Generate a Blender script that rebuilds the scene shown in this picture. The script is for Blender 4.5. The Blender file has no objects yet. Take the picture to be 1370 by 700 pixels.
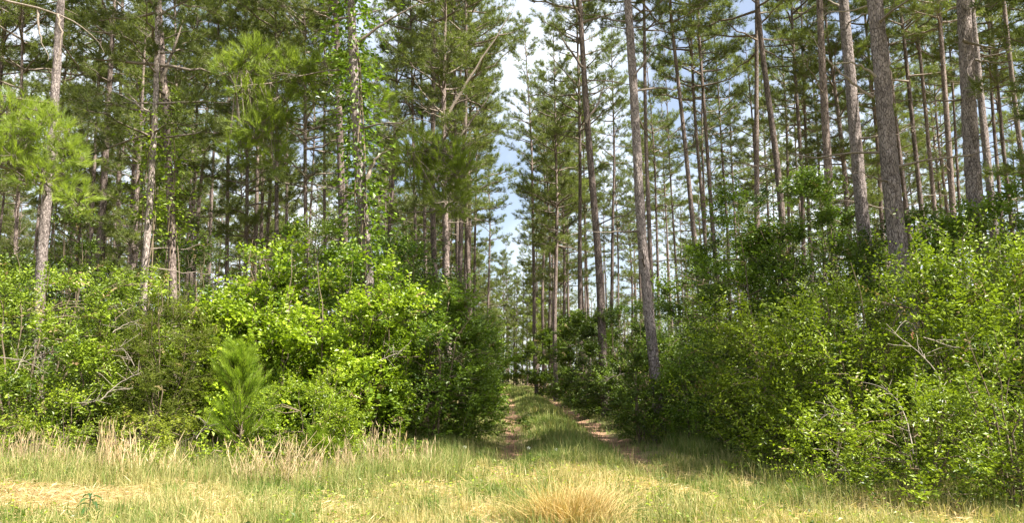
import bpy, math, random
import numpy as np
from mathutils import Matrix, Vector

R = math.radians
rng = np.random.default_rng(7)
random.seed(7)
sc = bpy.context.scene
COL = sc.collection

# ------------------------------------------------------------------ camera, sky, sun, exposure
CAM_H = 1.5
PITCH = 8.53
cam_d = bpy.data.cameras.new('camera')
cam = bpy.data.objects.new('camera', cam_d)
COL.objects.link(cam)
cam.location = (0, 0, CAM_H)
cam.rotation_euler = (R(90 + PITCH), 0, 0)
cam_d.sensor_width = 36
cam_d.lens = 26.28
cam_d.clip_end = 3000
sc.camera = cam

SUN_EL, SUN_AZ = R(56), math.atan2(0.88, -0.48)          # azimuth from +Y towards +X: sun to the right, behind the camera
world = bpy.data.worlds.new('World')
sc.world = world
world.use_nodes = True
wn, wl = world.node_tree.nodes, world.node_tree.links
bg = wn['Background']
bg.inputs['Strength'].default_value = 0.06
sky = wn.new('ShaderNodeTexSky')
sky.sky_type = 'NISHITA'
sky.sun_disc = False
sky.sun_elevation = SUN_EL
sky.sun_rotation = SUN_AZ
sky.air_density = 1.0
sky.dust_density = 2.5
tc = wn.new('ShaderNodeTexCoord')
cn = wn.new('ShaderNodeTexNoise')
cn.inputs['Scale'].default_value = 3.2
cn.inputs['Detail'].default_value = 6
cr = wn.new('ShaderNodeValToRGB')
cr.color_ramp.elements[0].position = 0.44
cr.color_ramp.elements[0].color = (.15, .15, .15, 1)
cr.color_ramp.elements[1].position = 0.74
mx = wn.new('ShaderNodeMixRGB')
mx.inputs['Color2'].default_value = (8.5, 8.8, 9.2, 1)     # thin white cloud
wl.new(tc.outputs['Generated'], cn.inputs['Vector'])
wl.new(cn.outputs['Fac'], cr.inputs['Fac'])
wl.new(cr.outputs['Color'], mx.inputs['Fac'])
wl.new(sky.outputs['Color'], mx.inputs['Color1'])
wl.new(mx.outputs['Color'], bg.inputs['Color'])

sun_d = bpy.data.lights.new('sun', 'SUN')
sun_d.energy = 5.0
sun_d.angle = R(0.53)
sun_d.color = (1.0, 0.95, 0.86)
sun = bpy.data.objects.new('sun', sun_d)
COL.objects.link(sun)
_sd = Vector((math.cos(SUN_EL) * math.sin(SUN_AZ), math.cos(SUN_EL) * math.cos(SUN_AZ), math.sin(SUN_EL)))
sun.rotation_euler = _sd.to_track_quat('Z', 'Y').to_euler()

sc.view_settings.view_transform = 'Standard'
sc.view_settings.look = 'None'
sc.view_settings.gamma = 1
sc.view_settings.exposure = 1.9
sc.cycles.max_bounces = 6
sc.cycles.diffuse_bounces = 2
sc.cycles.glossy_bounces = 2
sc.cycles.transmission_bounces = 4

# ------------------------------------------------------------------ helpers
TP = math.tan(R(PITCH))
CP, SP = math.cos(R(PITCH)), math.sin(R(PITCH))


def at(px, py, Y):
    """point of the photograph (1370 px wide) at depth Y metres -> world X, Z"""
    u, v = (px - 685) / 1000.0, (350 - py) / 1000.0
    k = Y / (CP - v * SP)
    return u * k, CAM_H + (SP + v * CP) * k


def unit(a):
    return a / np.maximum(np.linalg.norm(a, axis=-1, keepdims=True), 1e-9)


def rvec(n, r=None):
    return unit((r or rng).normal(size=(n, 3)))


def smooth(a, b, x):
    t = np.clip((x - a) / (b - a), 0, 1)
    return t * t * (3 - 2 * t)


def track_x(y):
    return 1.1 - 1.7 * smooth(36, 92, np.asarray(y, float))


def gh(x, y):
    x, y = np.asarray(x, float), np.asarray(y, float)
    h = 0.05 * np.sin(x * .9 + 1.3) * np.sin(y * .7) + 0.03 * np.sin(x * 2.3 + y * 1.1) + 0.015 * np.sin(x * 5.1 - y * 4.3)
    c = track_x(y)
    f = smooth(10.5, 13, y)
    for s in (-1.1, 1.1):
        h = h - 0.07 * f * np.exp(-((x - c - s) / .28) ** 2)
    h = h + 0.05 * f * np.exp(-((x - c) / .6) ** 2)
    h = h + 0.35 * smooth(4, 9, np.abs(x - c)) * smooth(11, 16, y) * (x > c)
    return h


class Geo:
    """collects vertices, faces, a tint per vertex and a material slot per face"""
    def __init__(s):
        s.V, s.F, s.T, s.M, s.S = [], [], [], [], []
        s.n = 0

    def add(s, V, F, tint=0.5, mat=0, smooth=False):
        V = np.asarray(V, float).reshape(-1, 3)
        F = np.asarray(F, int)
        if len(V) == 0 or len(F) == 0:
            return
        s.V.append(V)
        s.F.append(F + s.n)
        s.T.append(np.broadcast_to(np.asarray(tint, float), (len(V),)))
        s.M.append(mat)
        s.S.append(smooth)
        s.n += len(V)

    def mesh(s, name, mats):
        me = bpy.data.meshes.new(name)
        V = np.concatenate(s.V).astype(np.float32)
        me.vertices.add(len(V))
        me.vertices.foreach_set('co', V.ravel())
        li = np.concatenate([f.ravel() for f in s.F]).astype(np.int32)
        tot = np.concatenate([np.full(len(f), f.shape[1], np.int32) for f in s.F])
        start = np.concatenate([[0], np.cumsum(tot)[:-1]]).astype(np.int32)
        me.loops.add(len(li))
        me.loops.foreach_set('vertex_index', li)
        me.polygons.add(len(tot))
        me.polygons.foreach_set('loop_start', start)
        me.polygons.foreach_set('loop_total', tot)
        mi = np.concatenate([np.full(len(f), m, np.int32) for f, m in zip(s.F, s.M)])
        me.polygons.foreach_set('material_index', mi)
        sm = np.concatenate([np.full(len(f), q, bool) for f, q in zip(s.F, s.S)])
        me.polygons.foreach_set('use_smooth', sm)
        a = me.attributes.new('tint', 'FLOAT', 'POINT')
        a.data.foreach_set('value', np.concatenate(s.T).astype(np.float32))
        for m in (mats if isinstance(mats, (list, tuple)) else [mats]):
            me.materials.append(m)
        me.update(calc_edges=True)
        return me


def link(name, me, parent=None, loc=None, kind=None):
    o = bpy.data.objects.new(name, me)
    COL.objects.link(o)
    if parent is not None:
        o.parent = parent
    if loc is not None:
        o.location = loc
    if kind:
        o['kind'] = kind
    return o


def thing(name, label, cat, loc=(0, 0, 0), group=None):
    o = bpy.data.objects.new(name, None)
    COL.objects.link(o)
    o.location = loc
    o['label'] = label
    o['category'] = cat
    if group:
        o['group'] = group
    return o


def tubes(P, Rr, sides=4):
    """P (N,K,3) centre lines, Rr (N,K) radii -> verts, quads"""
    P = np.asarray(P, float)
    Rr = np.asarray(Rr, float)
    N, K = P.shape[:2]
    d = unit(P[:, -1] - P[:, 0])
    ref = np.where(np.abs(d[:, 2:3]) > .8, np.array([[1., 0, 0]]), np.array([[0, 0, 1.]]))
    a = unit(np.cross(d, ref))
    b = np.cross(d, a)
    th = np.arange(sides) * 2 * math.pi / sides
    ring = a[:, None, None, :] * np.cos(th)[None, None, :, None] + b[:, None, None, :] * np.sin(th)[None, None, :, None]
    V = P[:, :, None, :] + ring * Rr[:, :, None, None]
    base = (np.arange(N) * K * sides)[:, None, None] + (np.arange(K - 1) * sides)[None, :, None]
    j = np.arange(sides)[None, None, :]
    j2 = (j + 1) % sides
    F = np.stack([base + j, base + j2, base + sides + j2, base + sides + j], -1).reshape(-1, 4)
    return V.reshape(-1, 3), F


def leaves(P, D, Nn, L, W, fold=.12):
    n = len(P)
    L = np.broadcast_to(L, (n,))[:, None]
    W = np.broadcast_to(W, (n,))[:, None]
    S = unit(np.cross(D, Nn))
    Nn = np.cross(S, D)
    m = P + D * L * .48 + Nn * L * fold
    V = np.stack([P, m + S * W * .5, P + D * L, m - S * W * .5], 1)
    V[:, 2] -= Nn * L * .04
    i = np.arange(n)[:, None] * 4
    F = np.concatenate([i + np.array([[0, 1, 2]]), i + np.array([[0, 2, 3]])])
    return V.reshape(-1, 3), F


def needles(P, D, m, L, W, spread=.9):
    """m needle triangles per tuft"""
    n = len(P)
    d = unit(np.repeat(D, m, 0) * (1 - .45 * spread) + rvec(n * m) * spread * .75)
    p = np.repeat(P, m, 0) + np.repeat(D, m, 0) * rng.uniform(-.09, .05, (n * m, 1))
    s = unit(np.cross(d, rvec(n * m))) * W * .5
    l = L * rng.uniform(.75, 1.15, (n * m, 1))
    tip = p + d * l
    tip[:, 2] -= .02 * l[:, 0]
    V = np.stack([p - s, p + s, tip], 1)
    F = np.arange(n * m * 3).reshape(-1, 3)
    return V.reshape(-1, 3), F


# ------------------------------------------------------------------ materials
def new_mat(name):
    m = bpy.data.materials.new(name)
    m.use_nodes = True
    m.node_tree.nodes.clear()
    return m, m.node_tree.nodes, m.node_tree.links


def leaf_mat(name, c0, c1, transl=.35, rough=.5, spec=.3, hue=.0):
    m, n, l = new_mat(name)
    at_ = n.new('ShaderNodeAttribute')
    at_.attribute_name = 'tint'
    mix = n.new('ShaderNodeMixRGB')
    mix.inputs['Color1'].default_value = (*c0, 1)
    mix.inputs['Color2'].default_value = (*c1, 1)
    l.new(at_.outputs['Fac'], mix.inputs['Fac'])
    oi = n.new('ShaderNodeObjectInfo')
    hs = n.new('ShaderNodeHueSaturation')
    mr = n.new('ShaderNodeMapRange')
    mr.inputs['To Min'].default_value = .85
    mr.inputs['To Max'].default_value = 1.15
    l.new(oi.outputs['Random'], mr.inputs['Value'])
    l.new(mr.outputs['Result'], hs.inputs['Value'])
    l.new(mix.outputs['Color'], hs.inputs['Color'])
    pb = n.new('ShaderNodeBsdfPrincipled')
    pb.inputs['Roughness'].default_value = rough
    pb.inputs['Specular IOR Level'].default_value = spec
    l.new(hs.outputs['Color'], pb.inputs['Base Color'])
    out = n.new('ShaderNodeOutputMaterial')
    if transl:
        tr = n.new('ShaderNodeBsdfTranslucent')
        tm = n.new('ShaderNodeMixRGB')
        tm.blend_type = 'MULTIPLY'
        tm.inputs['Fac'].default_value = 1
        tm.inputs['Color2'].default_value = (1.5, 1.6, .7, 1)
        l.new(hs.outputs['Color'], tm.inputs['Color1'])
        l.new(tm.outputs['Color'], tr.inputs['Color'])
        ms = n.new('ShaderNodeMixShader')
        ms.inputs['Fac'].default_value = transl
        l.new(pb.outputs[0], ms.inputs[1])
        l.new(tr.outputs[0], ms.inputs[2])
        l.new(ms.outputs[0], out.inputs[0])
    else:
        l.new(pb.outputs[0], out.inputs[0])
    return m


def bark_mat(name, dark, light, scale=1.0, bump=.5):
    m, n, l = new_mat(name)
    t = n.new('ShaderNodeTexCoord')
    mp = n.new('ShaderNodeMapping')
    mp.inputs['Scale'].default_value = (8 * scale, 8 * scale, 2.0 * scale)
    l.new(t.outputs['Object'], mp.inputs['Vector'])
    nz0 = n.new('ShaderNodeTexNoise')
    nz0.inputs['Scale'].default_value = .8
    nz0.inputs['Detail'].default_value = 3
    l.new(mp.outputs['Vector'], nz0.inputs['Vector'])
    add = n.new('ShaderNodeMixRGB')
    add.blend_type = 'ADD'
    add.inputs['Fac'].default_value = .8
    l.new(mp.outputs['Vector'], add.inputs['Color1'])
    l.new(nz0.outputs['Color'], add.inputs['Color2'])
    vo = n.new('ShaderNodeTexVoronoi')
    vo.feature = 'DISTANCE_TO_EDGE'
    l.new(add.outputs['Color'], vo.inputs['Vector'])
    nz = n.new('ShaderNodeTexNoise')
    nz.inputs['Scale'].default_value = 2.5
    nz.inputs['Detail'].default_value = 6
    l.new(mp.outputs['Vector'], nz.inputs['Vector'])
    r1 = n.new('ShaderNodeValToRGB')
    r1.color_ramp.elements[0].position = .02
    r1.color_ramp.elements[0].color = (.25, .25, .25, 1)
    r1.color_ramp.elements[1].position = .16
    r1.color_ramp.elements[1].color = (1, 1, 1, 1)
    l.new(vo.outputs['Distance'], r1.inputs['Fac'])
    mu = n.new('ShaderNodeMath')
    mu.operation = 'MULTIPLY'
    nr_ = n.new('ShaderNodeMapRange')
    nr_.inputs['From Min'].default_value = .3
    nr_.inputs['From Max'].default_value = .7
    nr_.inputs['To Min'].default_value = .5
    nr_.inputs['To Max'].default_value = 1.05
    l.new(nz.outputs['Fac'], nr_.inputs['Value'])
    l.new(r1.outputs['Color'], mu.inputs[0])
    l.new(nr_.outputs['Result'], mu.inputs[1])
    r2 = n.new('ShaderNodeValToRGB')
    r2.color_ramp.elements[0].position = .12
    r2.color_ramp.elements[0].color = (*dark, 1)
    r2.color_ramp.elements[1].position = .98
    r2.color_ramp.elements[1].color = (*light, 1)
    l.new(mu.outputs[0], r2.inputs['Fac'])
    # weathering in big soft patches
    nb = n.new('ShaderNodeTexNoise')
    nb.inputs['Scale'].default_value = 1.3
    nb.inputs['Detail'].default_value = 3
    l.new(t.outputs['Object'], nb.inputs['Vector'])
    oi = n.new('ShaderNodeObjectInfo')
    hs = n.new('ShaderNodeHueSaturation')
    ad = n.new('ShaderNodeMath')
    ad.operation = 'MULTIPLY_ADD'
    ad.inputs[1].default_value = .45
    l.new(oi.outputs['Random'], ad.inputs[0])
    l.new(nb.outputs['Fac'], ad.inputs[2])
    a2 = n.new('ShaderNodeMath')
    a2.operation = 'ADD'
    a2.inputs[1].default_value = .28
    l.new(ad.outputs[0], a2.inputs[0])
    l.new(a2.outputs[0], hs.inputs['Value'])
    l.new(r2.outputs['Color'], hs.inputs['Color'])
    pb = n.new('ShaderNodeBsdfPrincipled')
    pb.inputs['Roughness'].default_value = .9
    pb.inputs['Specular IOR Level'].default_value = .15
    l.new(hs.outputs['Color'], pb.inputs['Base Color'])
    bp = n.new('ShaderNodeBump')
    bp.inputs['Strength'].default_value = bump
    bp.inputs['Distance'].default_value = .03
    l.new(mu.outputs[0], bp.inputs['Height'])
    l.new(bp.outputs[0], pb.inputs['Normal'])
    out = n.new('ShaderNodeOutputMaterial')
    l.new(pb.outputs[0], out.inputs[0])
    return m


def soil_mat(name, cols, scale=3.0, bump=.4, grassmask=False):
    m, n, l = new_mat(name)
    t = n.new('ShaderNodeTexCoord')
    a = n.new('ShaderNodeTexNoise')
    a.inputs['Scale'].default_value = scale
    a.inputs['Detail'].default_value = 8
    a.inputs['Roughness'].default_value = .65
    l.new(t.outputs['Object'], a.inputs['Vector'])
    rp = n.new('ShaderNodeValToRGB')
    rp.color_ramp.elements[0].position = .3
    rp.color_ramp.elements[0].color = (*cols[0], 1)
    rp.color_ramp.elements[1].position = .7
    rp.color_ramp.elements[1].color = (*cols[1], 1)
    l.new(a.outputs['Fac'], rp.inputs['Fac'])
    b = n.new('ShaderNodeTexNoise')
    b.inputs['Scale'].default_value = scale * 18
    b.inputs['Detail'].default_value = 4
    l.new(t.outputs['Object'], b.inputs['Vector'])
    mm = n.new('ShaderNodeMixRGB')
    mm.blend_type = 'OVERLAY'
    mm.inputs['Fac'].default_value = .6
    l.new(rp.outputs['Color'], mm.inputs['Color1'])
    l.new(b.outputs['Fac'], mm.inputs['Color2'])
    col = mm.outputs['Color']
    if grassmask:
        at_ = n.new('ShaderNodeAttribute')
        at_.attribute_name = 'tint'
        gm = n.new('ShaderNodeMixRGB')
        l.new(at_.outputs['Fac'], gm.inputs['Fac'])
        l.new(col, gm.inputs['Color1'])
        g2 = n.new('ShaderNodeValToRGB')
        g2.color_ramp.elements[0].position = .35
        g2.color_ramp.elements[0].color = (.08, .11, .03, 1)
        g2.color_ramp.elements[1].position = .68
        g2.color_ramp.elements[1].color = (.27, .21, .11, 1)
        l.new(a.outputs['Fac'], g2.inputs['Fac'])
        l.new(g2.outputs['Color'], gm.inputs['Color2'])
        col = gm.outputs['Color']
    pb = n.new('ShaderNodeBsdfPrincipled')
    pb.inputs['Roughness'].default_value = .95
    pb.inputs['Specular IOR Level'].default_value = .1
    l.new(col, pb.inputs['Base Color'])
    bp = n.new('ShaderNodeBump')
    bp.inputs['Strength'].default_value = bump
    bp.inputs['Distance'].default_value = .05
    l.new(b.outputs['Fac'], bp.inputs['Height'])
    l.new(bp.outputs[0], pb.inputs['Normal'])
    out = n.new('ShaderNodeOutputMaterial')
    l.new(pb.outputs[0], out.inputs[0])
    return m


M_BARK = bark_mat('pine_bark', (.05, .038, .034), (.34, .285, .26))
M_BARKFAR = bark_mat('pine_bark_far', (.045, .033, .027), (.28, .22, .19), .7)
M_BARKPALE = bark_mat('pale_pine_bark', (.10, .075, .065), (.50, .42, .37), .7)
M_LIMB = bark_mat('limb_bark', (.09, .07, .055), (.30, .25, .20), 2, .3)
M_DEAD = bark_mat('dead_wood', (.14, .115, .09), (.36, .31, .25), 3, .3)
M_STEM = bark_mat('shrub_stem', (.09, .065, .04), (.24, .19, .13), 3, .3)
M_NEEDLE = leaf_mat('pine_needles', (.075, .10, .030), (.165, .19, .050), .42, .5, .25)
M_NEEDLE_SUNLIT = leaf_mat('sunlit_needles', (.135, .19, .03), (.27, .325, .055), .46, .5, .3)  # lighter copy of the pine needles, sunlight put into the colour
M_SAPLING = leaf_mat('young_pine_needles', (.13, .21, .018), (.30, .38, .05), .42, .5, .3)
M_LEAF = {
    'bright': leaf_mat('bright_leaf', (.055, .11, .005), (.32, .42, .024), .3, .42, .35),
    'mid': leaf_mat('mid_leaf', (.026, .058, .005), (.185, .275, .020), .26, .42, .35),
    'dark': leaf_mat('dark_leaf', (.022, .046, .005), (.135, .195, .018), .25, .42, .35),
    'privet': leaf_mat('privet_leaf', (.028, .060, .005), (.30, .385, .022), .26, .42, .35),
    'olive': leaf_mat('olive_leaf', (.055, .08, .010), (.15, .175, .022), .3, .6, .2),
    'yellow': leaf_mat('yellow_leaf', (.11, .16, .015), (.30, .32, .04), .4, .5, .3),
    'tangle': leaf_mat('tangle_leaf', (.030, .062, .005), (.23, .305, .022), .25, .42, .35),
}
M_GRASS = leaf_mat('grass_blade', (.085, .15, .022), (.46, .37, .17), .3, .55, .25)
M_STRAW = leaf_mat('dry_grass', (.42, .31, .17), (.72, .57, .36), .25, .65, .2)
M_TAN = leaf_mat('tan_clump', (.20, .24, .05), (.70, .51, .25), .3, .6, .2)
M_GROUND = soil_mat('forest_floor', ((.09, .06, .035), (.20, .13, .075)), 2.0, .5, True)
M_RUT = soil_mat('rut_soil', ((.13, .075, .045), (.36, .22, .145)), 2.2, .5)
M_SAND = soil_mat('dry_thatch', ((.34, .26, .15), (.56, .45, .28)), 3, .6)
M_WEED = leaf_mat('weed_leaf', (.03, .075, .02), (.06, .13, .03), .3, .35, .5)
M_PETAL = leaf_mat('white_petal', (.75, .75, .7), (.82, .82, .8), .3, .5, .3)
M_BROWN = leaf_mat('dead_leaf', (.14, .09, .04), (.38, .30, .15), .2, .6, .2)
M_RED = leaf_mat('withered_leaf', (.20, .06, .03), (.30, .15, .08), .3, .6, .2)

# ------------------------------------------------------------------ the ground
def grid_axis(lo, hi, dense_lo, dense_hi, step, grow=1.13):
    a = list(np.arange(dense_lo, dense_hi + 1e-6, step))
    s = step
    while a[-1] < hi:
        s *= grow
        a.append(a[-1] + s)
    s = step
    while a[0] > lo:
        s *= grow
        a.insert(0, a[0] - s)
    return np.array(a)


def sheet(name, xs, ys, zoff, mat, tintf=None, kind='structure', mask=None):
    X, Y = np.meshgrid(xs, ys)
    Z = gh(X, Y) + zoff
    nx, ny = len(xs), len(ys)
    i = (np.arange(ny - 1)[:, None] * nx + np.arange(nx - 1)[None]).ravel()
    F = np.stack([i, i + 1, i + nx + 1, i + nx], 1)
    if mask is not None:
        cx, cy = X.ravel()[F].mean(1), Y.ravel()[F].mean(1)
        F = F[mask(cx, cy)]
    g = Geo()
    g.add(np.stack([X, Y, Z], -1), F, tintf(X, Y).ravel() if tintf is not None else .5, 0, True)
    return link(name, g.mesh(name, mat), kind=kind)


def grass_amount(X, Y):
    """how much the ground is grassed: the open verge and the strip of the track"""
    c = track_x(Y)
    n = .5 + .5 * np.sin(X * 1.7 + 2 * np.sin(Y * .8)) * np.sin(Y * 1.3 + np.sin(X))
    verge = 1 - smooth(11.5, 14.5, Y + .5 * np.sin(X * 1.3))
    strip = 1 - smooth(1.9, 3.0, np.abs(X - c))
    return np.clip(np.maximum(verge, strip * .9) * (.75 + .25 * n), 0, 1)


sheet('ground', grid_axis(-600, 600, -16, 16, .22), grid_axis(-250, 900, 5, 45, .28), 0, M_GROUND, grass_amount)


def rut(side):
    ys = np.arange(11.2, 78, .12)
    c = track_x(ys) + side
    w = (.29 if side > 0 else .21) + .12 * np.sin(ys * 1.1 + side * 2) + .07 * np.sin(ys * 3.3 + side) + .05 * np.sin(ys * 8 + side)
    w *= smooth(11.2, 13, ys)
    w = np.maximum(w, .02)
    rows = []
    for k in np.linspace(-1, 1, 7):
        x = c + w * k + .03 * np.sin(ys * 7 + k)
        rows.append(np.stack([x, ys, gh(x, ys) + .004 + .02 * (1 - abs(k))], -1))
    V = np.stack(rows, 1)
    n = len(ys)
    i = (np.arange(n - 1)[:, None] * 7 + np.arange(6)[None]).ravel()
    g = Geo()
    g.add(V, np.stack([i, i + 1, i + 8, i + 7], 1), .5, 0, True)
    return link('wheel_rut', g.mesh('wheel_rut', M_RUT), kind='structure')


rut(-1.1)
rut(1.1)


def patch(cx, cy, rx, ry):
    n, k = 40, 8
    th = np.linspace(0, 2 * math.pi, n, endpoint=False)
    rad = 1 + .16 * np.sin(3 * th + 1) + .12 * np.sin(5 * th) + .08 * np.sin(9 * th + 2)
    V = [[cx, cy, float(gh(cx, cy)) + .03]]
    for j in range(1, k + 1):
        x = cx + rx * rad * np.cos(th) * j / k
        y = cy + ry * rad * np.sin(th) * j / k
        V += np.stack([x, y, gh(x, y) + .006 + .024 * (1 - (j / k) ** 2)], -1).tolist()
    g = Geo()
    a = np.arange(n)
    b = (a + 1) % n
    g.add(V, np.stack([np.zeros(n, int), 1 + a, 1 + b], 1), .5, 0, True)
    Q = np.concatenate([np.stack([1 + j * n + a, 1 + (j + 1) * n + a, 1 + (j + 1) * n + b, 1 + j * n + b], 1) for j in range(k - 1)])
    g2 = Geo()
    g2.add(V, Q, .5, 0, True)
    g.V = [np.array(V)]
    g.F = [g.F[0], Q]
    g.M, g.S = [0, 0], [True, True]
    g.T = g.T[:1]
    return link('bare_soil', g.mesh('bare_soil', M_SAND), kind='structure')


patch(-6.0, 9.15, 1.9, .85)

# ------------------------------------------------------------------ pines
class Variant:
    pass


def pine_curve(v, z):
    z = np.asarray(z, float)
    f = smooth(0, 6, z)
    x = v.a1 * f * np.sin(z * .21 + v.p1) + v.a2 * f * np.sin(z * .63 + v.p2)
    y = v.a1 * f * np.cos(z * .19 + v.p2) + v.a2 * f * np.sin(z * .55 + v.p1)
    return x, y


def trunk_radius(z, H, r):
    t = np.clip(z / H, 0, 1)
    return r * ((1 - t) ** .75 * .92 + .05 + .16 * np.exp(-z / .3))


def trunk_mesh(v, r, name, mat, fine=False, H=None, ztop=None):
    H = H or v.H
    if fine:
        nr = 32
        zs = np.concatenate([np.arange(-.3, 10.5, .045), np.linspace(11, H * .99, 40)])
    else:
        nr = 9
        zs = np.concatenate([[-.3, 0, .25, .6], np.linspace(1.2, H * .99, 34)])
    cx, cy = pine_curve(v, zs)
    rad = trunk_radius(np.maximum(zs, 0), H, r)
    th = np.linspace(0, 2 * math.pi, nr, endpoint=False)
    RR = np.repeat(rad[:, None], nr, 1)
    lr = np.random.default_rng(int(v.p1 * 1000) + int(r * 5000))
    tint = np.full(RR.shape, .5)
    if fine:
        # bark plates: jittered cells wrapped round the trunk, edges recessed
        nc, ch = 11, .24
        nz = int(H / ch) + 4
        jx, jz = lr.uniform(0, 1, (nz, nc)), lr.uniform(0, 1, (nz, nc))
        lift = lr.uniform(.3, 1, (nz, nc))
        U = np.repeat((th / (2 * math.pi) * nc)[None], len(zs), 0)
        Wz = np.repeat(((zs + .4) / ch)[:, None], nr, 1) + .35 * np.sin(U * 2.2 + zs[:, None] * 1.7)
        iu, iz = np.floor(U).astype(int), np.floor(Wz).astype(int)
        d1 = np.full(U.shape, 9.)
        d2 = np.full(U.shape, 9.)
        up = np.zeros(U.shape)
        for du in (-1, 0, 1):
            for dz in (-1, 0, 1):
                a, b = iu + du, np.clip(iz + dz, 0, nz - 1)
                q = np.hypot(a + jx[b, a % nc] - U, b + jz[b, a % nc] - Wz)
                near = q < d1
                d2 = np.where(near, d1, np.minimum(d2, q))
                up = np.where(near, lift[b, a % nc], up)
                d1 = np.where(near, q, d1)
        e = smooth(.02, .28, d2 - d1)
        RR = RR + (e * up * .022 - .011) * (RR / r)
    RR = RR * (1 + .03 * np.sin(3 * th[None] + zs[:, None] * .8 + v.p2))
    V = np.stack([cx[:, None] + RR * np.cos(th), cy[:, None] + RR * np.sin(th), np.repeat(zs[:, None], nr, 1)], -1)
    K = len(zs)
    i = (np.arange(K - 1) * nr)[:, None]
    j = np.arange(nr)[None]
    j2 = (j + 1) % nr
    F = np.stack([i + j, i + j2, i + nr + j2, i + nr + j], -1).reshape(-1, 4)
    g = Geo()
    g.add(V, F, .5, 0, not fine or True)
    return g.mesh(name, mat)


def curve_tubes(P0, D, L, bend, K, r0, sides=4, jit=.06):
    """N limbs from P0 along D with length L, tips bent by bend*up"""
    n = len(P0)
    s = np.linspace(0, 1, K)
    P = P0[:, None] + D[:, None] * (L[:, None] * s)[..., None]
    P[:, :, 2] += (bend * L)[:, None] * (s ** 2)[None]
    P[:, 1:] += rng.normal(0, 1, (n, K - 1, 3)) * (jit * L)[:, None, None] * s[None, 1:, None]
    Rr = np.maximum(r0[:, None] * (1 - .85 * s)[None], .003)
    return P, Rr


def pine_variant(seed, H=25, cb=13.5, rmax=3.0, nb=46, m=17, nl=.21, nw=.016, tufts=3):
    v = Variant()
    r = np.random.default_rng(seed)
    v.H, v.cb = H, cb
    v.a1, v.a2, v.p1, v.p2 = r.uniform(.05, .16), r.uniform(.01, .035), r.uniform(0, 6), r.uniform(0, 6)
    t = np.sort(r.uniform(0, 1, nb) ** 1.15)
    z = cb + (H - cb) * t * .97
    az = np.arange(nb) * 2.4 + r.uniform(-.6, .6, nb)
    prof = (1 - t) ** .65 * (.65 + .35 * np.minimum(1, t * 3)) + .12
    L = rmax * prof * r.uniform(.6, 1.12, nb)
    el = np.radians(2 + 50 * t + r.normal(0, 9, nb))
    D = np.stack([np.cos(az) * np.cos(el), np.sin(az) * np.cos(el), np.sin(el)], -1)
    cx, cy = pine_curve(v, z)
    P0 = np.stack([cx, cy, z], -1)
    K = 7
    P, Rr = curve_tubes(P0, D, L, r.uniform(-.02, .2, nb), K, .014 + .014 * L, 4, .035)
    lg = Geo()
    V, F = tubes(P, Rr, 5)
    lg.add(V, F, .5, 0, True)
    # side shoots
    TP_, TD = [], []
    SP_, SD, SL = [], [], []
    for i in range(nb):
        k = int(5 + L[i] * 5)
        s = np.sort(r.uniform(.3, 1, k))
        idx = s * (K - 1)
        a = np.minimum(idx.astype(int), K - 2)
        f = (idx - a)[:, None]
        p = P[i, a] * (1 - f) + P[i, a + 1] * f
        sgn = np.where(np.arange(k) % 2 == 0, 1, -1)
        ang = az[i] + sgn * r.uniform(.5, 1.25, k)
        d = unit(np.stack([np.cos(ang), np.sin(ang), r.uniform(-.1, .7, k)], -1))
        SP_.append(p); SD.append(d); SL.append((.22 + .33 * L[i] / rmax * r.uniform(.5, 1.5, k)) * (1.25 - .6 * s))
        TP_.append(P[i, -1:]); TD.append(D[i:i + 1])
    SP_, SD, SL = np.concatenate(SP_), np.concatenate(SD), np.concatenate(SL)
    Q, Qr = curve_tubes(SP_, SD, SL, np.full(len(SL), .2), 4, np.full(len(SL), .008), 3, .05)
    V, F = tubes(Q, Qr, 3)
    lg.add(V, F, .5, 0, True)
    for q in np.linspace(.45, 1, tufts):
        p = Q[:, 0] * (1 - q) + Q[:, -1] * q + r.normal(0, .06, (len(Q), 3))
        TP_.append(p)
        TD.append(unit(SD + np.array([0, 0, .5]) + r.normal(0, .3, SD.shape)))
    TPa, TDa = np.concatenate(TP_), np.concatenate(TD)
    g = Geo()
    V, F = needles(TPa, TDa, m, nl, nw)
    tt = np.repeat(np.clip(r.normal(.5, .25, len(TPa)), 0, 1), m * 3)
    g.add(V, F, tt)
    v.crown = g.mesh('pine_crown', M_NEEDLE)
    v.limbs = lg.mesh('pine_limbs', M_LIMB)
    v.trunk = trunk_mesh(v, .15, 'pine_trunk', M_BARKFAR)
    v.r = .15
    return v


TALL = [pine_variant(100 + i, H=25 + (i % 3), cb=[13.5, 12.5, 14.5, 13, 15, 12][i], rmax=[3.0, 2.7, 3.3, 2.9, 2.6, 3.4][i], nb=[46, 40, 50, 44, 38, 54][i]) for i in range(6)]
LOW = [pine_variant(200 + i, H=[19, 22, 16][i], cb=[7, 8.5, 4.5][i], rmax=[2.7, 3.0, 2.3][i], nb=[56, 60, 56][i], nw=.018) for i in range(3)]

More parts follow.
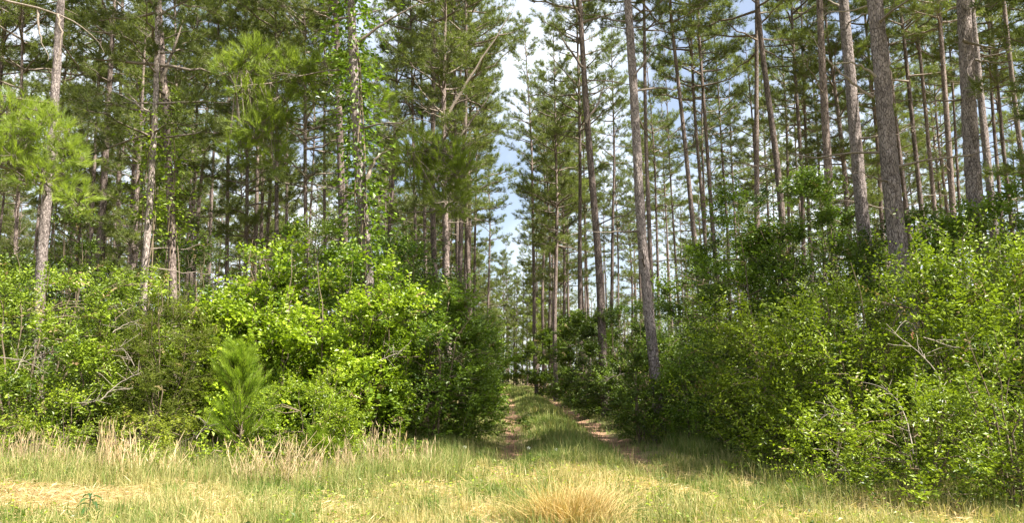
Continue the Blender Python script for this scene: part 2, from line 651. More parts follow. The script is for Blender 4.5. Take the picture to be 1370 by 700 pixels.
# dead limb pool: bare, slightly crooked, with a few twigs
DEADPOOL = []
for i in range(7):
    g = Geo()
    L = [1.6, 1.1, 2.0, .7, 1.3, .45, 2.4][i]
    P, Rr = curve_tubes(np.zeros((1, 3)), np.array([[1, 0, rng.uniform(-.1, .25)]]), np.array([L]), np.array([rng.uniform(-.12, .15)]), 8, np.array([.012 + .007 * L]), 5, .04)
    V, F = tubes(P, Rr, 5)
    g.add(V, F, .5, 0, True)
    k = int(1 + L * 2.5)
    if L > .6:
        ii = rng.integers(2, 7, k)
        d = unit(np.stack([rng.uniform(.3, 1, k), rng.uniform(-1, 1, k), rng.uniform(-.5, .6, k)], -1))
        Q, Qr = curve_tubes(P[0, ii], d, rng.uniform(.15, .5, k) * L * .6, rng.uniform(-.2, .2, k), 4, np.full(k, .007), 3, .07)
        V, F = tubes(Q, Qr, 3)
        g.add(V, F, .5, 0, True)
    DEADPOOL.append(g.mesh('dead_branch', M_DEAD if i % 2 else M_LIMB))


def place_pine(v, x, y, label, group, slope=0., r=None, scale=1., spin=None, fine=False, dead=0, dz=(3.5, 11), name='pine_tree', limbs=True, crown=True):
    spin = rng.uniform(0, 6.28) if spin is None else spin
    o = thing(name, label, 'pine tree', (x, y, float(gh(x, y))), group)
    Mx = Matrix.Rotation(math.atan(slope), 4, 'Y') @ Matrix.Rotation(spin, 4, 'Z')
    o.rotation_euler = Mx.to_euler()
    o.scale = (scale,) * 3
    r = r or .15 * scale
    if fine:
        t = link('trunk', trunk_mesh(v, r / scale, 'pine_trunk_plated', M_BARK, True), o)
    else:
        t = link('trunk', v.trunk, o)
        k = r / scale / .15
        t.scale = (k, k, 1)
        if abs(k - 1) > .02:     # keep the curve in place for limbs: the sideways wander scales a little too, which is within the bark
            pass
    if limbs:
        link('limbs', v.limbs, o, kind='stuff')
    if crown:
        link('crown', v.crown, o, kind='stuff')
    for i in range(dead):
        z = rng.uniform(*dz) / scale
        cx, cy = pine_curve(v, z)
        a = rng.uniform(0, 6.28)
        b = link('dead_branch', DEADPOOL[rng.integers(len(DEADPOOL))], o, (float(cx), float(cy), z))
        b.rotation_euler = (rng.uniform(-.3, .3), rng.uniform(-.35, .2), a)
    return o


# every trunk the photograph lets one pick out: x,y low; x,y high (px); depth m; width px; variant; label
PINES = [
    # right of the track
    (1203, 300, 1166, 0, 13.0, 29, 'T', 'thickest grey plated pine trunk rising out of the right thicket'),
    (1157, 295, 1128, 0, 16.0, 21, 'T', 'grey pine trunk just left of the thickest trunk on the right'),
    (1308, 270, 1284, 0, 14.5, 25, 'T', 'thick straight grey pine with a thinner trunk tucked behind its right edge'),
    (1321, 270, 1299, 0, 19.0, 13, 'T', 'thinner pine trunk half hidden behind the thick one near the right edge'),
    (1112, 250, 1095, 0, 21.0, 15, 'T', 'medium grey pine with crossing dead limbs, left of the two thick trunks'),
    (1039, 280, 1016, 0, 24.0, 12, 'T', 'pale sunlit pine leaning left above the tall dark shrub'),
    (1012, 300, 1006, 0, 27.0, 10, 'T', 'dark shaded upright pine just left of a pale leaning pine'),
    (884, 590, 838, 0, 16.7, 16, 'T', 'sunlit grey pine standing at the right edge of the track, foot visible'),
    (871, 340, 861, 0, 27.0, 8, 'T', 'dark slim pine close behind the trackside pine'),
    (800, 380, 777, 0, 25.0, 13, 'T', 'brown crooked pine right of the sky gap with limbs up its trunk'),
    (930, 350, 900, 0, 28.0, 9, 'T', 'leaning brown pine, first of a close trio right of the trackside pine'),
    (942, 350, 925, 0, 34.0, 7, 'T', 'pale thin pine in the middle of the close trio right of the track'),
    (957, 350, 938, 0, 32.0, 8, 'T', 'third pine of the close trio, lit along its right side'),
    (1052, 260, 1041, 0, 40.0, 6, 'T', 'thin dark pine just right of the pale leaning pine'),
    (1071, 260, 1058, 0, 33.0, 8, 'T', 'slim brown pine, left one of a pair before the medium grey pine'),
    (1081, 250, 1074, 0, 35.0, 7, 'T', 'slim brown pine, right one of a pair before the medium grey pine'),
    (1096, 260, 1077, 0, 42.0, 6, 'T', 'very thin pine crossing behind the medium grey pine'),
    (1180, 270, 1152, 0, 36.0, 8, 'T', 'dark slim pine in the gap between the two thick grey trunks'),
    (1213, 285, 1183, 0, 30.0, 8, 'T', 'warm brown pine showing along the right edge of the thickest trunk'),
    (1231, 280, 1200, 0, 29.0, 9, 'T', 'dark pine with a sunlit foot right of the thickest trunk'),
    (1250, 285, 1225, 0, 33.0, 8, 'T', 'slim dark pine in front of the bright sky patch at right'),
    (1277, 270, 1254, 0, 26.0, 11, 'T', 'dark pine with sunlit lower trunk left of the thick straight pine'),
    (1284, 270, 1263, 0, 36.0, 6, 'T', 'thin warm brown pine pressed beside a dark pine near right edge'),
    (1337, 270, 1325, 0, 34.0, 7, 'T', 'thin dark pine right of the thick and thin pair'),
    (1369, 230, 1342, 0, 22.0, 9, 'T', 'pale slender pine with bare snapped limbs at the far right'),
    (715, 430, 708, 200, 48.0, 6, 'T', 'lone dark pine left of the clustered far trunks beside the sky gap'),
    (735, 440, 731, 230, 50.0, 5.5, 'L', 'first of the clustered far trunks right of the sky gap'),
    (743, 430, 741, 230, 42.0, 7, 'L', 'thickest of the clustered far trunks right of the sky gap'),
    (753, 430, 750, 230, 46.0, 6, 'L', 'brown far trunk right of the thickest clustered one'),
    (762, 430, 758, 250, 58.0, 4, 'T', 'thinnest pale trunk of the far cluster'),
    (781, 430, 776, 250, 60.0, 4, 'T', 'far thin trunk standing apart, just left of the crooked brown pine'),
    (905, 370, 893, 150, 52.0, 4.5, 'T', 'thin far pine against pale sky left of the close trio'),
    (972, 320, 962, 150, 48.0, 5.5, 'T', 'thin dark pine against sky just right of the close trio'),
    (984, 320, 977, 120, 50.0, 5, 'T', 'thin dark pine against sky left of the tall shrub top'),
    # left of the track
    (600, 375, 594, 0, 24.0, 12, 'L', 'straight grey pine with many side limbs on the left rim of the sky gap'),
    (584, 330, 578, 0, 27.0, 10, 'T', 'brown pine partly hidden behind the straight grey limbed pine'),
    (613, 380, 608, 150, 34.0, 8, 'T', 'tan pine trunk just right of the straight grey limbed pine'),
    (625, 370, 621, 200, 36.0, 8, 'L', 'orange tan pine trunk nearest the sky gap on its left side'),
    (492, 380, 476, 0, 15.5, 18, 'T', 'dark rough pine wound with leafy vine between the left bushes'),
    (460, 250, 450, 0, 24.0, 14, 'T', 'pale pine trunk just left of the vine wound pine'),
    (192, 385, 203, 0, 19.0, 12, 'L', 'palest clean pine trunk among the left trees'),
    (228, 350, 211, 0, 20.0, 13, 'T', 'leaning pine crossing right of the palest left trunk'),
    (60, 345, 76, 0, 17.0, 16, 'T', 'broad grey shaded pine with sunlit low boughs at the far left'),
    (118, 380, 136, 0, 30.0, 7, 'T', 'slender dark pine right of the broad far left pine'),
    (175, 385, 184, 100, 36.0, 6, 'T', 'thin pine close by the left of the palest trunk'),
    (157, 385, 163, 100, 30.0, 8, 'T', 'charred looking dark pine left of the palest trunk'),
    (231, 340, 236, 0, 29.0, 8, 'L', 'brown pine with leafy creeper right of the leaning left pine'),
    (259, 360, 262, 0, 36.0, 6, 'T', 'thin almost black pine in the middle of the left stand'),
    (280, 360, 292, 0, 34.0, 6, 'T', 'thin crooked pine with a sunlit lower trunk in the left stand'),
    (303, 350, 309, 0, 32.0, 7, 'T', 'dark pine with forked low limbs left of the hanging bright boughs'),
    (327, 300, 331, 0, 30.0, 8, 'L', 'dark pine directly behind the hanging bright boughs'),
    (368, 330, 371, 0, 28.0, 8, 'T', 'pine with pale flaking patches below the hanging bright boughs'),
    (385, 330, 388, 100, 36.0, 6, 'T', 'dim pine right of the one with pale flaking patches'),
    (408, 300, 410, 0, 28.0, 8, 'L', 'dark shaded pine right of the hanging bright boughs'),
    (351, 300, 351, 100, 45.0, 5, 'T', 'pale thin far pine seen through the hanging bright boughs'),
    (342, 200, 342, 0, 33.0, 7, 'T', 'warm lit upper trunk above the hanging bright boughs'),
    (436, 340, 433, 50, 38.0, 6, 'T', 'dim thin pine left of the pale trunk by the vine wound pine'),
    (556, 335, 552, 100, 34.0, 6, 'T', 'left one of two black thin pines right of the vine wound pine'),
    (568, 340, 566, 100, 36.0, 6, 'T', 'right one of two black thin pines right of the vine wound pine'),
    (20, 345, 24, 150, 28.0, 7, 'L', 'thin broken topped looking pine at the far left edge'),
]
placed = []
roots = {}
for i, (xb, yb, xt, yt, Y, w, kind, label) in enumerate(PINES):
    x1, z1 = at(xb, yb, Y)
    x2, z2 = at(xt, yt, Y)
    sl = (x2 - x1) / (z2 - z1)
    x0 = x1 - sl * z1
    v = TALL[i % 6] if kind == 'T' else LOW[i % 2]
    if i == 38:
        v = TALL[4]
    o = place_pine(v, x0, Y, label, 'pines standing along the track', sl, w * Y / 2000 * .94, rng.uniform(.95, 1.08),
                   fine=Y < 20, dead=int(rng.integers(4, 9)) if Y < 40 else 2, dz=(3.2, 12))
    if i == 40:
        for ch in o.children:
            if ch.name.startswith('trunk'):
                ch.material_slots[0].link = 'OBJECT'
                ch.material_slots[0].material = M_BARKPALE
    placed.append((x0, Y))
    roots[i] = (o, x0, sl, v)

# named limbs of the right-hand trunks
def limb_px(tree, pts, Y, r0, mat=M_DEAD, name='dead_branch', dy=0.):
    o = tree[0]
    bpy.context.view_layer.update()
    P = []
    for k, (px, py) in enumerate(pts):
        yy = Y + dy * k / (len(pts) - 1)
        x, z = at(px, py, yy)
        P.append((x, yy, z))
    P = np.array(P)
    s = np.linspace(0, 1, len(P))
    u = np.linspace(0, 1, 14)
    Q = np.stack([np.interp(u, s, P[:, c]) for c in range(3)], -1)
    for _ in range(2):
        Q[1:-1] = (Q[:-2] + 2 * Q[1:-1] + Q[2:]) / 4
    Q = Q + rng.normal(0, .012, Q.shape)
    V, F = tubes(Q[None], (r0 * (1 - .9 * u))[None], 6)
    g = Geo()
    g.add(V, F, .5, 0, True)
    b = link(name, g.mesh(name, mat), o)
    b.matrix_parent_inverse = o.matrix_world.inverted()
    return b


limb_px(roots[0], [(1172, 103), (1155, 88), (1135, 83), (1112, 83)], 12.8, .03)
limb_px(roots[2], [(1288, 55), (1320, 62), (1370, 70)], 14.3, .035)
limb_px(roots[2], [(1303, 80), (1330, 83), (1350, 88)], 14.3, .025)
limb_px(roots[0], [(1166, 130), (1140, 110), (1105, 78), (1080, 40)], 12.9, .028, M_LIMB)
limb_px(roots[1], [(1122, 8), (1108, 0), (1095, -8)], 15.8, .03)
limb_px(roots[0], [(1196, 288), (1188, 281), (1180, 275)], 12.8, .02)
limb_px(roots[9], [(783, 165), (800, 140), (815, 95)], 24.8, .06, M_LIMB)
limb_px(roots[9], [(779, 90), (755, 55), (735, 20)], 24.8, .05, M_LIMB)
limb_px(roots[7], [(848, 100), (865, 80), (885, 30)], 16.6, .03, M_LIMB)
limb_px(roots[34], [(601, 150), (630, 100), (670, 40), (690, 5)], 23.9, .055, M_LIMB)
limb_px(roots[34], [(602, 200), (640, 150), (665, 110)], 23.9, .045, M_LIMB)
limb_px(roots[34], [(600, 160), (570, 130), (545, 90)], 23.9, .045, M_LIMB)
limb_px(roots[38], [(490, 240), (500, 215), (520, 200)], 15.3, .06, M_LIMB)
limb_px(roots[41], [(215, 110), (235, 60), (245, 25)], 19.8, .06, M_LIMB)
limb_px(roots[40], [(200, 150), (170, 130), (122, 108)], 18.8, .03)
limb_px(roots[42], [(-60, -30), (0, 0), (60, 12), (110, 30), (140, 70)], 14.5, .036, M_LIMB)
limb_px(roots[42], [(50, 12), (52, 40), (65, 80)], 14.5, .03, M_LIMB)
limb_px(roots[42], [(78, 17), (83, 50), (75, 95)], 14.5, .03, M_LIMB)
limb_px(roots[38], [(476, 60), (515, 28), (548, 10), (580, 0)], 15.3, .036, M_LIMB)

# ------------------------------------------------------------------ sunlit low boughs on the edge pines
def boughs(tree, blobs, Y, spine, m=26, mat=M_NEEDLE_SUNLIT, per=105):
    """blobs: (px, py, rx px, ry px); spine: pixel path of the carrying limb"""
    o = tree[0]
    bpy.context.view_layer.update()
    inv = o.matrix_world.inverted()
    SPn = []
    for k, (px, py, yy) in enumerate(spine):
        x, z = at(px, py, yy)
        SPn.append((x, yy, z))
    SPn = np.array(SPn)
    u = np.linspace(0, 1, 24)
    s = np.linspace(0, 1, len(SPn))
    Q = np.stack([np.interp(u, s, SPn[:, c]) for c in range(3)], -1)
    for _ in range(3):
        Q[1:-1] = (Q[:-2] + 2 * Q[1:-1] + Q[2:]) / 4
    lg, ng = Geo(), Geo()
    V, F = tubes(Q[None], (.055 * (1 - .75 * u))[None], 6)
    lg.add(V, F, .5, 0, True)
    for (px, py, rx, ry) in blobs:
        x, z = at(px, py, Y)
        c = np.array([x, Y, z])
        k = Y / 1000
        n = int(per * rx * ry / 900)
        # a side limb from the spine into the blob, shoots fan out of it
        ends = c + rvec(7) * np.array([rx * k, rx * k, ry * k]) * .75
        P0 = Q[np.argmin(((Q[None] - ends[:, None]) ** 2).sum(2) + rng.uniform(0, .25, (7, len(Q))), 1)]
        Pq = P0[:, None] + (ends - P0)[:, None] * np.linspace(0, 1, 6)[None, :, None]
        Pq[:, 1:-1, 2] += np.array([.04, .07, .07, .04]) * np.linalg.norm(ends - P0, axis=1)[:, None]
        V, F = tubes(Pq, np.repeat(np.linspace(.013, .005, 6)[None], 7, 0), 4)
        lg.add(V, F, .5, 0, True)
        d = rvec(n)
        p = c + d * np.array([rx * k, rx * k * 1.1, ry * k]) * (rng.uniform(.15, 1, (n, 1)) ** .55)
        # shoots join the nearest side limb
        flat = Pq.reshape(-1, 3)
        jn = flat[np.argmin(((p[:, None] - flat[None]) ** 2).sum(2), 1)]
        V, F = tubes(np.stack([jn, (jn + p) / 2 + np.array([0, 0, -.03]), p], 1), np.repeat(np.array([[.007, .006, .004]]), n, 0), 3)
        lg.add(V, F, .5, 0, True)
        dd = unit(d * .8 + np.array([0, 0, .7]) + rng.normal(0, .4, d.shape))
        tq = np.clip(rng.normal(.5, .22, n), 0, 1)
        for q in (0, .08, .16):
            V, F = needles(p + dd * q, dd, m // 2, .18, .009, .55)
            ng.add(V, F, np.repeat(tq, (m // 2) * 3))
    a = link('bough', lg.mesh('bough', M_LIMB), o)
    a.matrix_parent_inverse = inv
    b = link('sunlit_needles', ng.mesh('sunlit_needles', mat), o, kind='stuff')
    b.matrix_parent_inverse = inv


boughs(roots[42], [(25, 155, 45, 28), (70, 175, 35, 30), (15, 215, 40, 25), (60, 240, 40, 22), (100, 265, 28, 22), (20, 185, 30, 20), (90, 210, 30, 25)],
       15.5, per=80, spine=[(64, 232, 17), (40, 235, 16), (0, 222, 15.3), (-40, 215, 15)])
boughs(roots[39], [(345, 80, 35, 26), (310, 95, 28, 18), (390, 95, 38, 22), (440, 95, 40, 22), (485, 100, 35, 26), (330, 125, 30, 18),
                   (375, 145, 32, 24), (350, 175, 40, 24), (325, 200, 26, 18), (370, 215, 18, 16), (500, 140, 30, 24), (415, 118, 24, 14)],
       16.5, [(454, 105, 24), (440, 100, 19), (400, 103, 16.8), (360, 112, 16.4), (315, 115, 16.2)])
boughs(roots[34], [(560, 195, 36, 22), (600, 205, 34, 24), (545, 215, 30, 18), (585, 235, 40, 24), (620, 230, 26, 30), (605, 270, 30, 24), (555, 245, 24, 16)],
       19.5, [(598, 190, 24), (595, 195, 21), (575, 200, 19.6), (545, 205, 19)])

# ------------------------------------------------------------------ random stand behind, each tree a copy of a variant
def zone(px, Y, low):
    d = 'close behind' if Y < 45 else ('farther back in' if Y < 75 else 'deepest in')
    if px < 340:
        s = 'far left stand'
    elif px < 690:
        s = 'stand left of the track'
    elif px < 1000:
        s = 'stand right of the track'
    else:
        s = 'far right stand'
    f = 'front row of ' if Y < 45 else ''
    c = 'low crowned bushy' if low else 'high crowned slim'
    return '%s pine %s the %s' % (c, d, f + 'the ' + s if f else s), '%s pines %s the %s' % (c, d, s)


def too_close(x, y, d):
    return any((x - a) ** 2 + (y - b) ** 2 < d * d for a, b in placed)


for (px, Y, k, sc_, lab) in [
        (617, 32, 5, 1., 'nearest pine whose high limbs reach over the track from the left'),
        (777, 38, 5, 1., 'pine whose high limbs reach over the track from the right'),
        (626, 44, 2, 1., 'pine adding its crown to the left side of the sky gap'),
        (622, 37, 0, 1., 'high crowned pine whose limbs close the sky gap top from the left'),
        (636, 53, 4, 1., 'slim pine behind it on the left rim of the sky gap'),
        (728, 56, 5, 1., 'broad crowned pine leaning its limbs into the sky gap from the right'),
        (655, 74, 8, .95, 'bushy pine low in the sky gap, left of centre'),
        (652, 66, 1, .9, 'thin crowned pine on the left edge of the pale sky')]:
    v = LOW[k - 6] if k >= 6 else TALL[k]
    place_pine(v, (px - 685) / 1000 * Y, Y, lab, 'pines round the sky gap', 0, .13, sc_, dead=3)
    placed.append(((px - 685) / 1000 * Y, Y))
count = 0
tries = 0
while count < 226 and tries < 20000:
    tries += 1
    Y = 26 + 88 * rng.uniform() ** 1.1
    px = rng.uniform(-90, 1460) if rng.uniform() < .75 else rng.uniform(-60, 640)
    x = (px - 685) / 1000 * Y
    if abs(x - float(track_x(min(Y, 95)))) < 3.4:
        continue
    if Y < 108 and abs(px - 668) < 1000 * .7 / Y + 4:
        continue
    if 830 < px < 1460 and rng.uniform() < .3:
        continue
    if too_close(x, Y, 2.4 if Y < 60 else 3.0):
        continue
    placed.append((x, Y))
    low = rng.uniform() < (.26 if px < 660 else .14)
    v = LOW[rng.integers(3)] if low else TALL[rng.integers(6)]
    lab, grp = zone(px, Y, low)
    place_pine(v, x, Y, lab, grp, rng.normal(0, .012), rng.uniform(.095, .155), rng.uniform(.85, 1.05),
               dead=2 if Y < 50 else 0)
    count += 1
for (x, y, k, sc_) in [(-3.4, 78, 2, .9), (-1.2, 101, 0, .95), (1.5, 106, 1, .9), (-4.5, 96, 2, 1.1), (4.2, 103, 0, 1.), (3.2, 92, 2, .95), (-6.5, 104, 1, 1.), (-2.6, 90, 2, .8),
                       (0.6, 99, 2, .9), (6.5, 97, 1, .9), (-.8, 110, 1, 1.), (2.6, 112, 0, 1.)]:
    place_pine(LOW[k], x, y, 'bushy pine closing the far end of the track under the sky gap', 'pines closing the far end of the track', 0, .12, sc_)
    placed.append((x, y))
YOUNG_SUNLIT = LOW[2].crown.copy()
YOUNG_SUNLIT.materials[0] = M_NEEDLE_SUNLIT  # far crowns brightened by needle colour to look sunlit
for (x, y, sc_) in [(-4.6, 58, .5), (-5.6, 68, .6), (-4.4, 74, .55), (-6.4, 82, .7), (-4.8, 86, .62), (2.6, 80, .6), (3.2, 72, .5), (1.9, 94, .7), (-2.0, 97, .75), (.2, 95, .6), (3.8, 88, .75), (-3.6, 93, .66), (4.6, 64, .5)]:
    t = place_pine(LOW[2], x, y, 'sunlit green bushy young pine far along the edge of the track', 'young pines far along the track', 0, .07, sc_)
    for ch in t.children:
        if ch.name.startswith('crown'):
            ch.data = YOUNG_SUNLIT
    placed.append((x, y))
# trees outside the frame that shade the track and close the wood to the sides
for (x, y, k) in [(10.0, 8.0, 10), (9.2, 10.0, 10), (12.8, 9.6, 1), (9.1, 11.6, 1), (16, 8.6, 9), (19, 8, 9), (10.4, 12.6, 2), (-14, 18, 9), (-17, 21, 9)]:
    v = LOW[k] if k < 9 else TALL[rng.integers(6)]
    place_pine(v, x, y, 'tall pine standing just outside the picture beside the verge', 'pines beside the verge out of frame', 0, .17, .8 if k == 10 else 1.)
    placed.append((x, y))

# the far wood: a mass that closes the track
g = Geo()
for i in range(320):
    Y = rng.uniform(98, 175)
    x = rng.uniform(-.78, .78) * Y
    if abs(x) < 14:
        Y = rng.uniform(108, 150)
    H = rng.uniform(9, 22)
    V, F = tubes(np.array([[[x, Y, 0], [x, Y, H * .5], [x, Y, H]]]), np.array([[.2, .15, .03]]), 5)
    g.add(V, F, .5, 1, True)
    n = 90
    t = rng.uniform(0, 1, n) ** .8
    rr = (1 - t) ** .6 * 3.0 + .3
    a = rng.uniform(0, 6.28, n)
    q = np.sqrt(rng.uniform(.1, 1, n)) * rr
    p = np.stack([x + q * np.cos(a), Y + q * np.sin(a), H * (.06 + .94 * t)], -1)
    V, F = needles(p, unit(np.stack([np.cos(a), np.sin(a), np.full(n, .6)], -1)), 8, .5, .1)
    g.add(V, F, np.repeat(rng.uniform(0.2, 1, n), 24))
far = link('distant_woods', g.mesh('distant_woods', [M_NEEDLE, M_BARKFAR]), kind='stuff')
far['label'] = 'hazy mass of pines closing the far end of the track'
far['category'] = 'woods'

# ------------------------------------------------------------------ shrubs
def bush_geo(rx, ry, h, n_att, leaf, ar, per, tw, lean=(0, 0), stems=7, lumps=9, inner=.55, droop=.1, low=.06, sprays=3, bare=0):
    """returns (stem tubes list, twig geo, leaf geo); shapes start from the ground at the origin"""
    # lumpy envelope
    ld = unit(rng.normal(size=(lumps, 3)) * np.array([1, 1, .7]) + np.array([0, 0, .25]))
    la = rng.uniform(.05, .42, lumps)

    def env(d):
        c = d @ ld.T
        return .66 + (la[None] * np.exp((c - 1) * 7)).sum(1)
    n = n_att
    d = rvec(n)
    d[:, 2] = np.abs(d[:, 2]) * 1.25 - .55
    d = unit(d)
    sh = np.where(rng.uniform(size=n) < .72, rng.uniform(.82, 1.02, n), rng.uniform(inner * .6, .82, n))
    rad = env(d) * sh
    hor = np.hypot(d[:, 0], d[:, 1])
    d = np.where(d[:, 2:3] < 0, d * np.stack([np.minimum(.95 / np.maximum(hor, .2), 1.7)] * 2 + [np.ones(n)], -1), d)
    p = d * rad[:, None] * np.array([rx, ry, h * .62])
    p[:, 2] += h * .40
    p[:, :2] += np.array(lean) * (p[:, 2:3] / h)
    keep = p[:, 2] > low * h
    p, d, sh = p[keep], d[keep], sh[keep]
    n = len(p)
    # a skirt of low shoots hides the stems
    ns = int(n * .2) if low < .1 else 0
    if ns:
        a = rng.uniform(0, 6.28, ns)
        q = rng.uniform(.5, .92, ns)
        d2 = np.stack([np.cos(a), np.sin(a), rng.uniform(-.1, .3, ns)], -1)
        p2 = np.stack([np.cos(a) * q * rx * .85, np.sin(a) * q * ry * .85, rng.uniform(.03, .32, ns) * h], -1)
        p, d, sh = np.concatenate([p, p2]), np.concatenate([d, d2]), np.concatenate([sh, np.full(ns, .7)])
        n = len(p)
    # gather most shoots into clumps so that dark gaps open between them
    nc = max(9, int(n / 15))
    surf = np.argsort(-sh + rng.uniform(0, .25, n))[:max(nc * 2, 10)]
    cen = rng.choice(surf, nc)
    who = rng.integers(0, nc, n)
    size = (rng.uniform(.55, 1.4, nc) * tw / .34)[who][:, None]
    grp = rng.uniform(size=n) < .8
    if ns:
        grp[-ns:] = False
    p = np.where(grp[:, None], p[cen][who] + rng.normal(0, 1, (n, 3)) * np.array([.17, .17, .10]) * size, p)
    d = np.where(grp[:, None], unit(d[cen][who] + rng.normal(0, .25, (n, 3))), d)
    ctint = np.where(grp, rng.normal(0, .17, nc)[who], rng.normal(-.12, .08, n))
    ok = p[:, 2] > .03
    p, d, ctint = p[ok], d[ok], ctint[ok]
    n = len(p)
    # stems
    st = []
    sa = rng.uniform(0, 6.28, stems)
    tops = np.stack([np.cos(sa) * rx * rng.uniform(.2, .75, stems), np.sin(sa) * ry * rng.uniform(.2, .75, stems), h * rng.uniform(.6, .98, stems)], -1)
    tops[:, :2] += np.array(lean)
    base = np.stack([np.cos(sa) * rx * .12, np.sin(sa) * ry * .12, np.full(stems, -.1)], -1)
    u = np.linspace(0, 1, 9)
    SP_ = base[:, None] + (tops - base)[:, None] * np.stack([u ** 1.5, u ** 1.5, u], -1)[None]
    SP_[:, 1:] += rng.normal(0, .03, (stems, 8, 3)) * h / 3
    sr = rng.uniform(.012, .03, stems) * (h / 3) ** .5
    for i in range(stems):
        st.append((SP_[i], sr[i] * (1 - .8 * u)))
    flat = SP_[:, 2:].reshape(-1, 3)
    tg = Geo()
    D2 = ((p[:, None] - flat[None]) ** 2).sum(2) + 2.5 * np.maximum(flat[None, :, 2] - p[:, None, 2], 0) ** 2
    jn = flat[np.argmin(D2, 1)]
    mid = (jn * .45 + p * .55)
    mid[:, 2] += np.linalg.norm(p - jn, axis=1) * .1
    mid += rng.normal(0, .04, mid.shape)
    sel = rng.uniform(size=n) < .12
    V, F = tubes(np.stack([jn, mid, p], 1)[sel], np.repeat(np.array([[.010, .0075, .005]]), sel.sum(), 0), 3)
    tg.add(V, F, .5, 0, True)
    # sprays of twigs, each with leaves along both sides
    lg = Geo()
    m = sprays
    P0 = np.repeat(p, m, 0)
    dd = np.repeat(d, m, 0)
    td = unit(dd * np.array([1, 1, .6]) * .75 + np.array([0, 0, .35]) + rng.normal(0, .5, P0.shape))
    N = len(P0)
    L = tw * rng.uniform(.5, 1.35, N)
    K = 5
    s = np.linspace(0, 1, K)
    T = P0[:, None] + td[:, None] * (L[:, None] * s)[..., None]
    T[:, :, 2] -= (droop * L)[:, None] * (s ** 2)[None] * rng.uniform(-.6, 1.6, (N, 1))
    T[:, 1:] += rng.normal(0, .03, (N, K - 1, 3)) * L[:, None, None]
    selt = rng.uniform(size=N) < .12
    V, F = tubes(T[selt], np.repeat(np.linspace(.005, .0018, K)[None], selt.sum(), 0), 3)
    tg.add(V, F, .5, 0, True)
    k = per
    q = (np.arange(k) + .6) / k
    idx = np.minimum((q * (K - 1)).astype(int), K - 2)
    f = (q * (K - 1) - idx)[None, :, None]
    lp = T[:, idx] * (1 - f) + T[:, idx + 1] * f
    tdir = unit(T[:, -1] - T[:, 0])
    side = unit(np.cross(tdir, np.array([0, 0, 1.]) + rng.normal(0, .35, tdir.shape)))
    nrm = np.cross(side, tdir)
    nrm *= np.sign(nrm[:, 2:3] + 1e-6)
    sg = np.where(np.arange(k) % 2 == 0, 1., -1.)[None, :, None]
    ld_ = unit(tdir[:, None] * .55 + side[:, None] * sg + rng.normal(0, .28, (N, k, 3)))
    ln = unit(nrm[:, None] + rng.normal(0, .7, (N, k, 3)))
    lf = leaf * rng.uniform(.7, 1.4, N * k)
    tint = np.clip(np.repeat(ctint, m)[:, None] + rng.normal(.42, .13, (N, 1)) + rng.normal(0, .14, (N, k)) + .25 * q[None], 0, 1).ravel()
    has = rng.uniform(size=N * k) < .93
    V, F = leaves(lp.reshape(-1, 3)[has], ld_.reshape(-1, 3)[has], ln.reshape(-1, 3)[has], lf[has], (lf * ar)[has])
    dead = np.repeat(np.repeat(rng.uniform(size=N) < .022, k)[has], 2)
    dead = np.concatenate([dead[::2], dead[::2]])
    vt = np.repeat(tint[has], 4)
    off = lg.n
    lg.add(V, F[~dead], vt)
    if dead.any():
        lg.F.append(F[dead] + off); lg.M.append(1); lg.S.append(False)
    return st, tg, lg


def bush(px, Y, wpx, ytop, kind, leaf, label, group=None, name='leafy_shrub', dens=1., ar=.5, per=11, tw=.34, ryf=.9, cat='shrub', stems=7, lean=(0, 0), low=.02, droop=.1, sprays=3, rot=None, inner=.55, stem_mat=None):
    x = (px - 685) / 1000 * Y
    rx = wpx / 2 * Y / 1000
    h = at(px, ytop, Y)[1] - float(gh(x, Y))
    h *= 1.14
    area = 2 * rx * h
    n = int(dens * 58 * area * (.05 / leaf) ** 1.1)
    leaf *= 1.16
    st, tg, lg = bush_geo(rx, rx * ryf, h, n, leaf, ar, per, tw, lean, stems, low=low, droop=droop, sprays=sprays, inner=inner)
    o = thing(name, label, cat, (x, Y, float(gh(x, Y))), group)
    sm = stem_mat or M_STEM
    for P, r_ in st:
        g = Geo()
        V, F = tubes(P[None], r_[None], 5)
        g.add(V, F, .5, 0, True)
        link('stem', g.mesh('stem', sm), o)
    link('twigs', tg.mesh('twigs', sm), o, kind='stuff')
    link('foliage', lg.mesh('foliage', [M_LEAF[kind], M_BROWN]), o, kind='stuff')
    return o


GL, GR = 'shrubs of the left thicket', 'shrubs of the right thicket'
# left thicket
BR = dict(ar=.6, dens=1.15, per=9, tw=.42, droop=.25)
bush(300, 15.2, 150, 372, 'bright', .072, 'bright broad leaved bush rising behind the olive cedar', GL, **BR)
bush(372, 14.9, 150, 348, 'bright', .075, 'broad leaved yellow green bush behind the young pine', GL, **BR)
bush(450, 14.7, 150, 368, 'bright', .07, 'broad leaved bush, brightest and nearest the vine wound pine', GL, **BR)
bush(352, 15.6, 64, 318, 'bright', .072, 'tall bright sprig of broad leaves topping the left thicket', GL, **BR)
bush(575, 15.6, 205, 388, 'mid', .06, 'rounded mid green bush filling the left side of the track mouth', GL, dens=1.45, stems=5)
bush(630, 17.5, 80, 450, 'mid', .055, 'small green bush jutting right of the rounded bush by the track', GL, dens=1.4, stems=4)
bush(495, 14.6, 120, 395, 'bright', .06, 'light green bush round the foot of the vine wound pine', GL)
bush(40, 13.6, 210, 372, 'tangle', .055, 'tangled bush with grey dead sticks at the far left', GL, dens=.9)
bush(150, 14.6, 170, 385, 'tangle', .05, 'tangled vine covered bush between far left bush and olive cedar', GL, dens=.9)
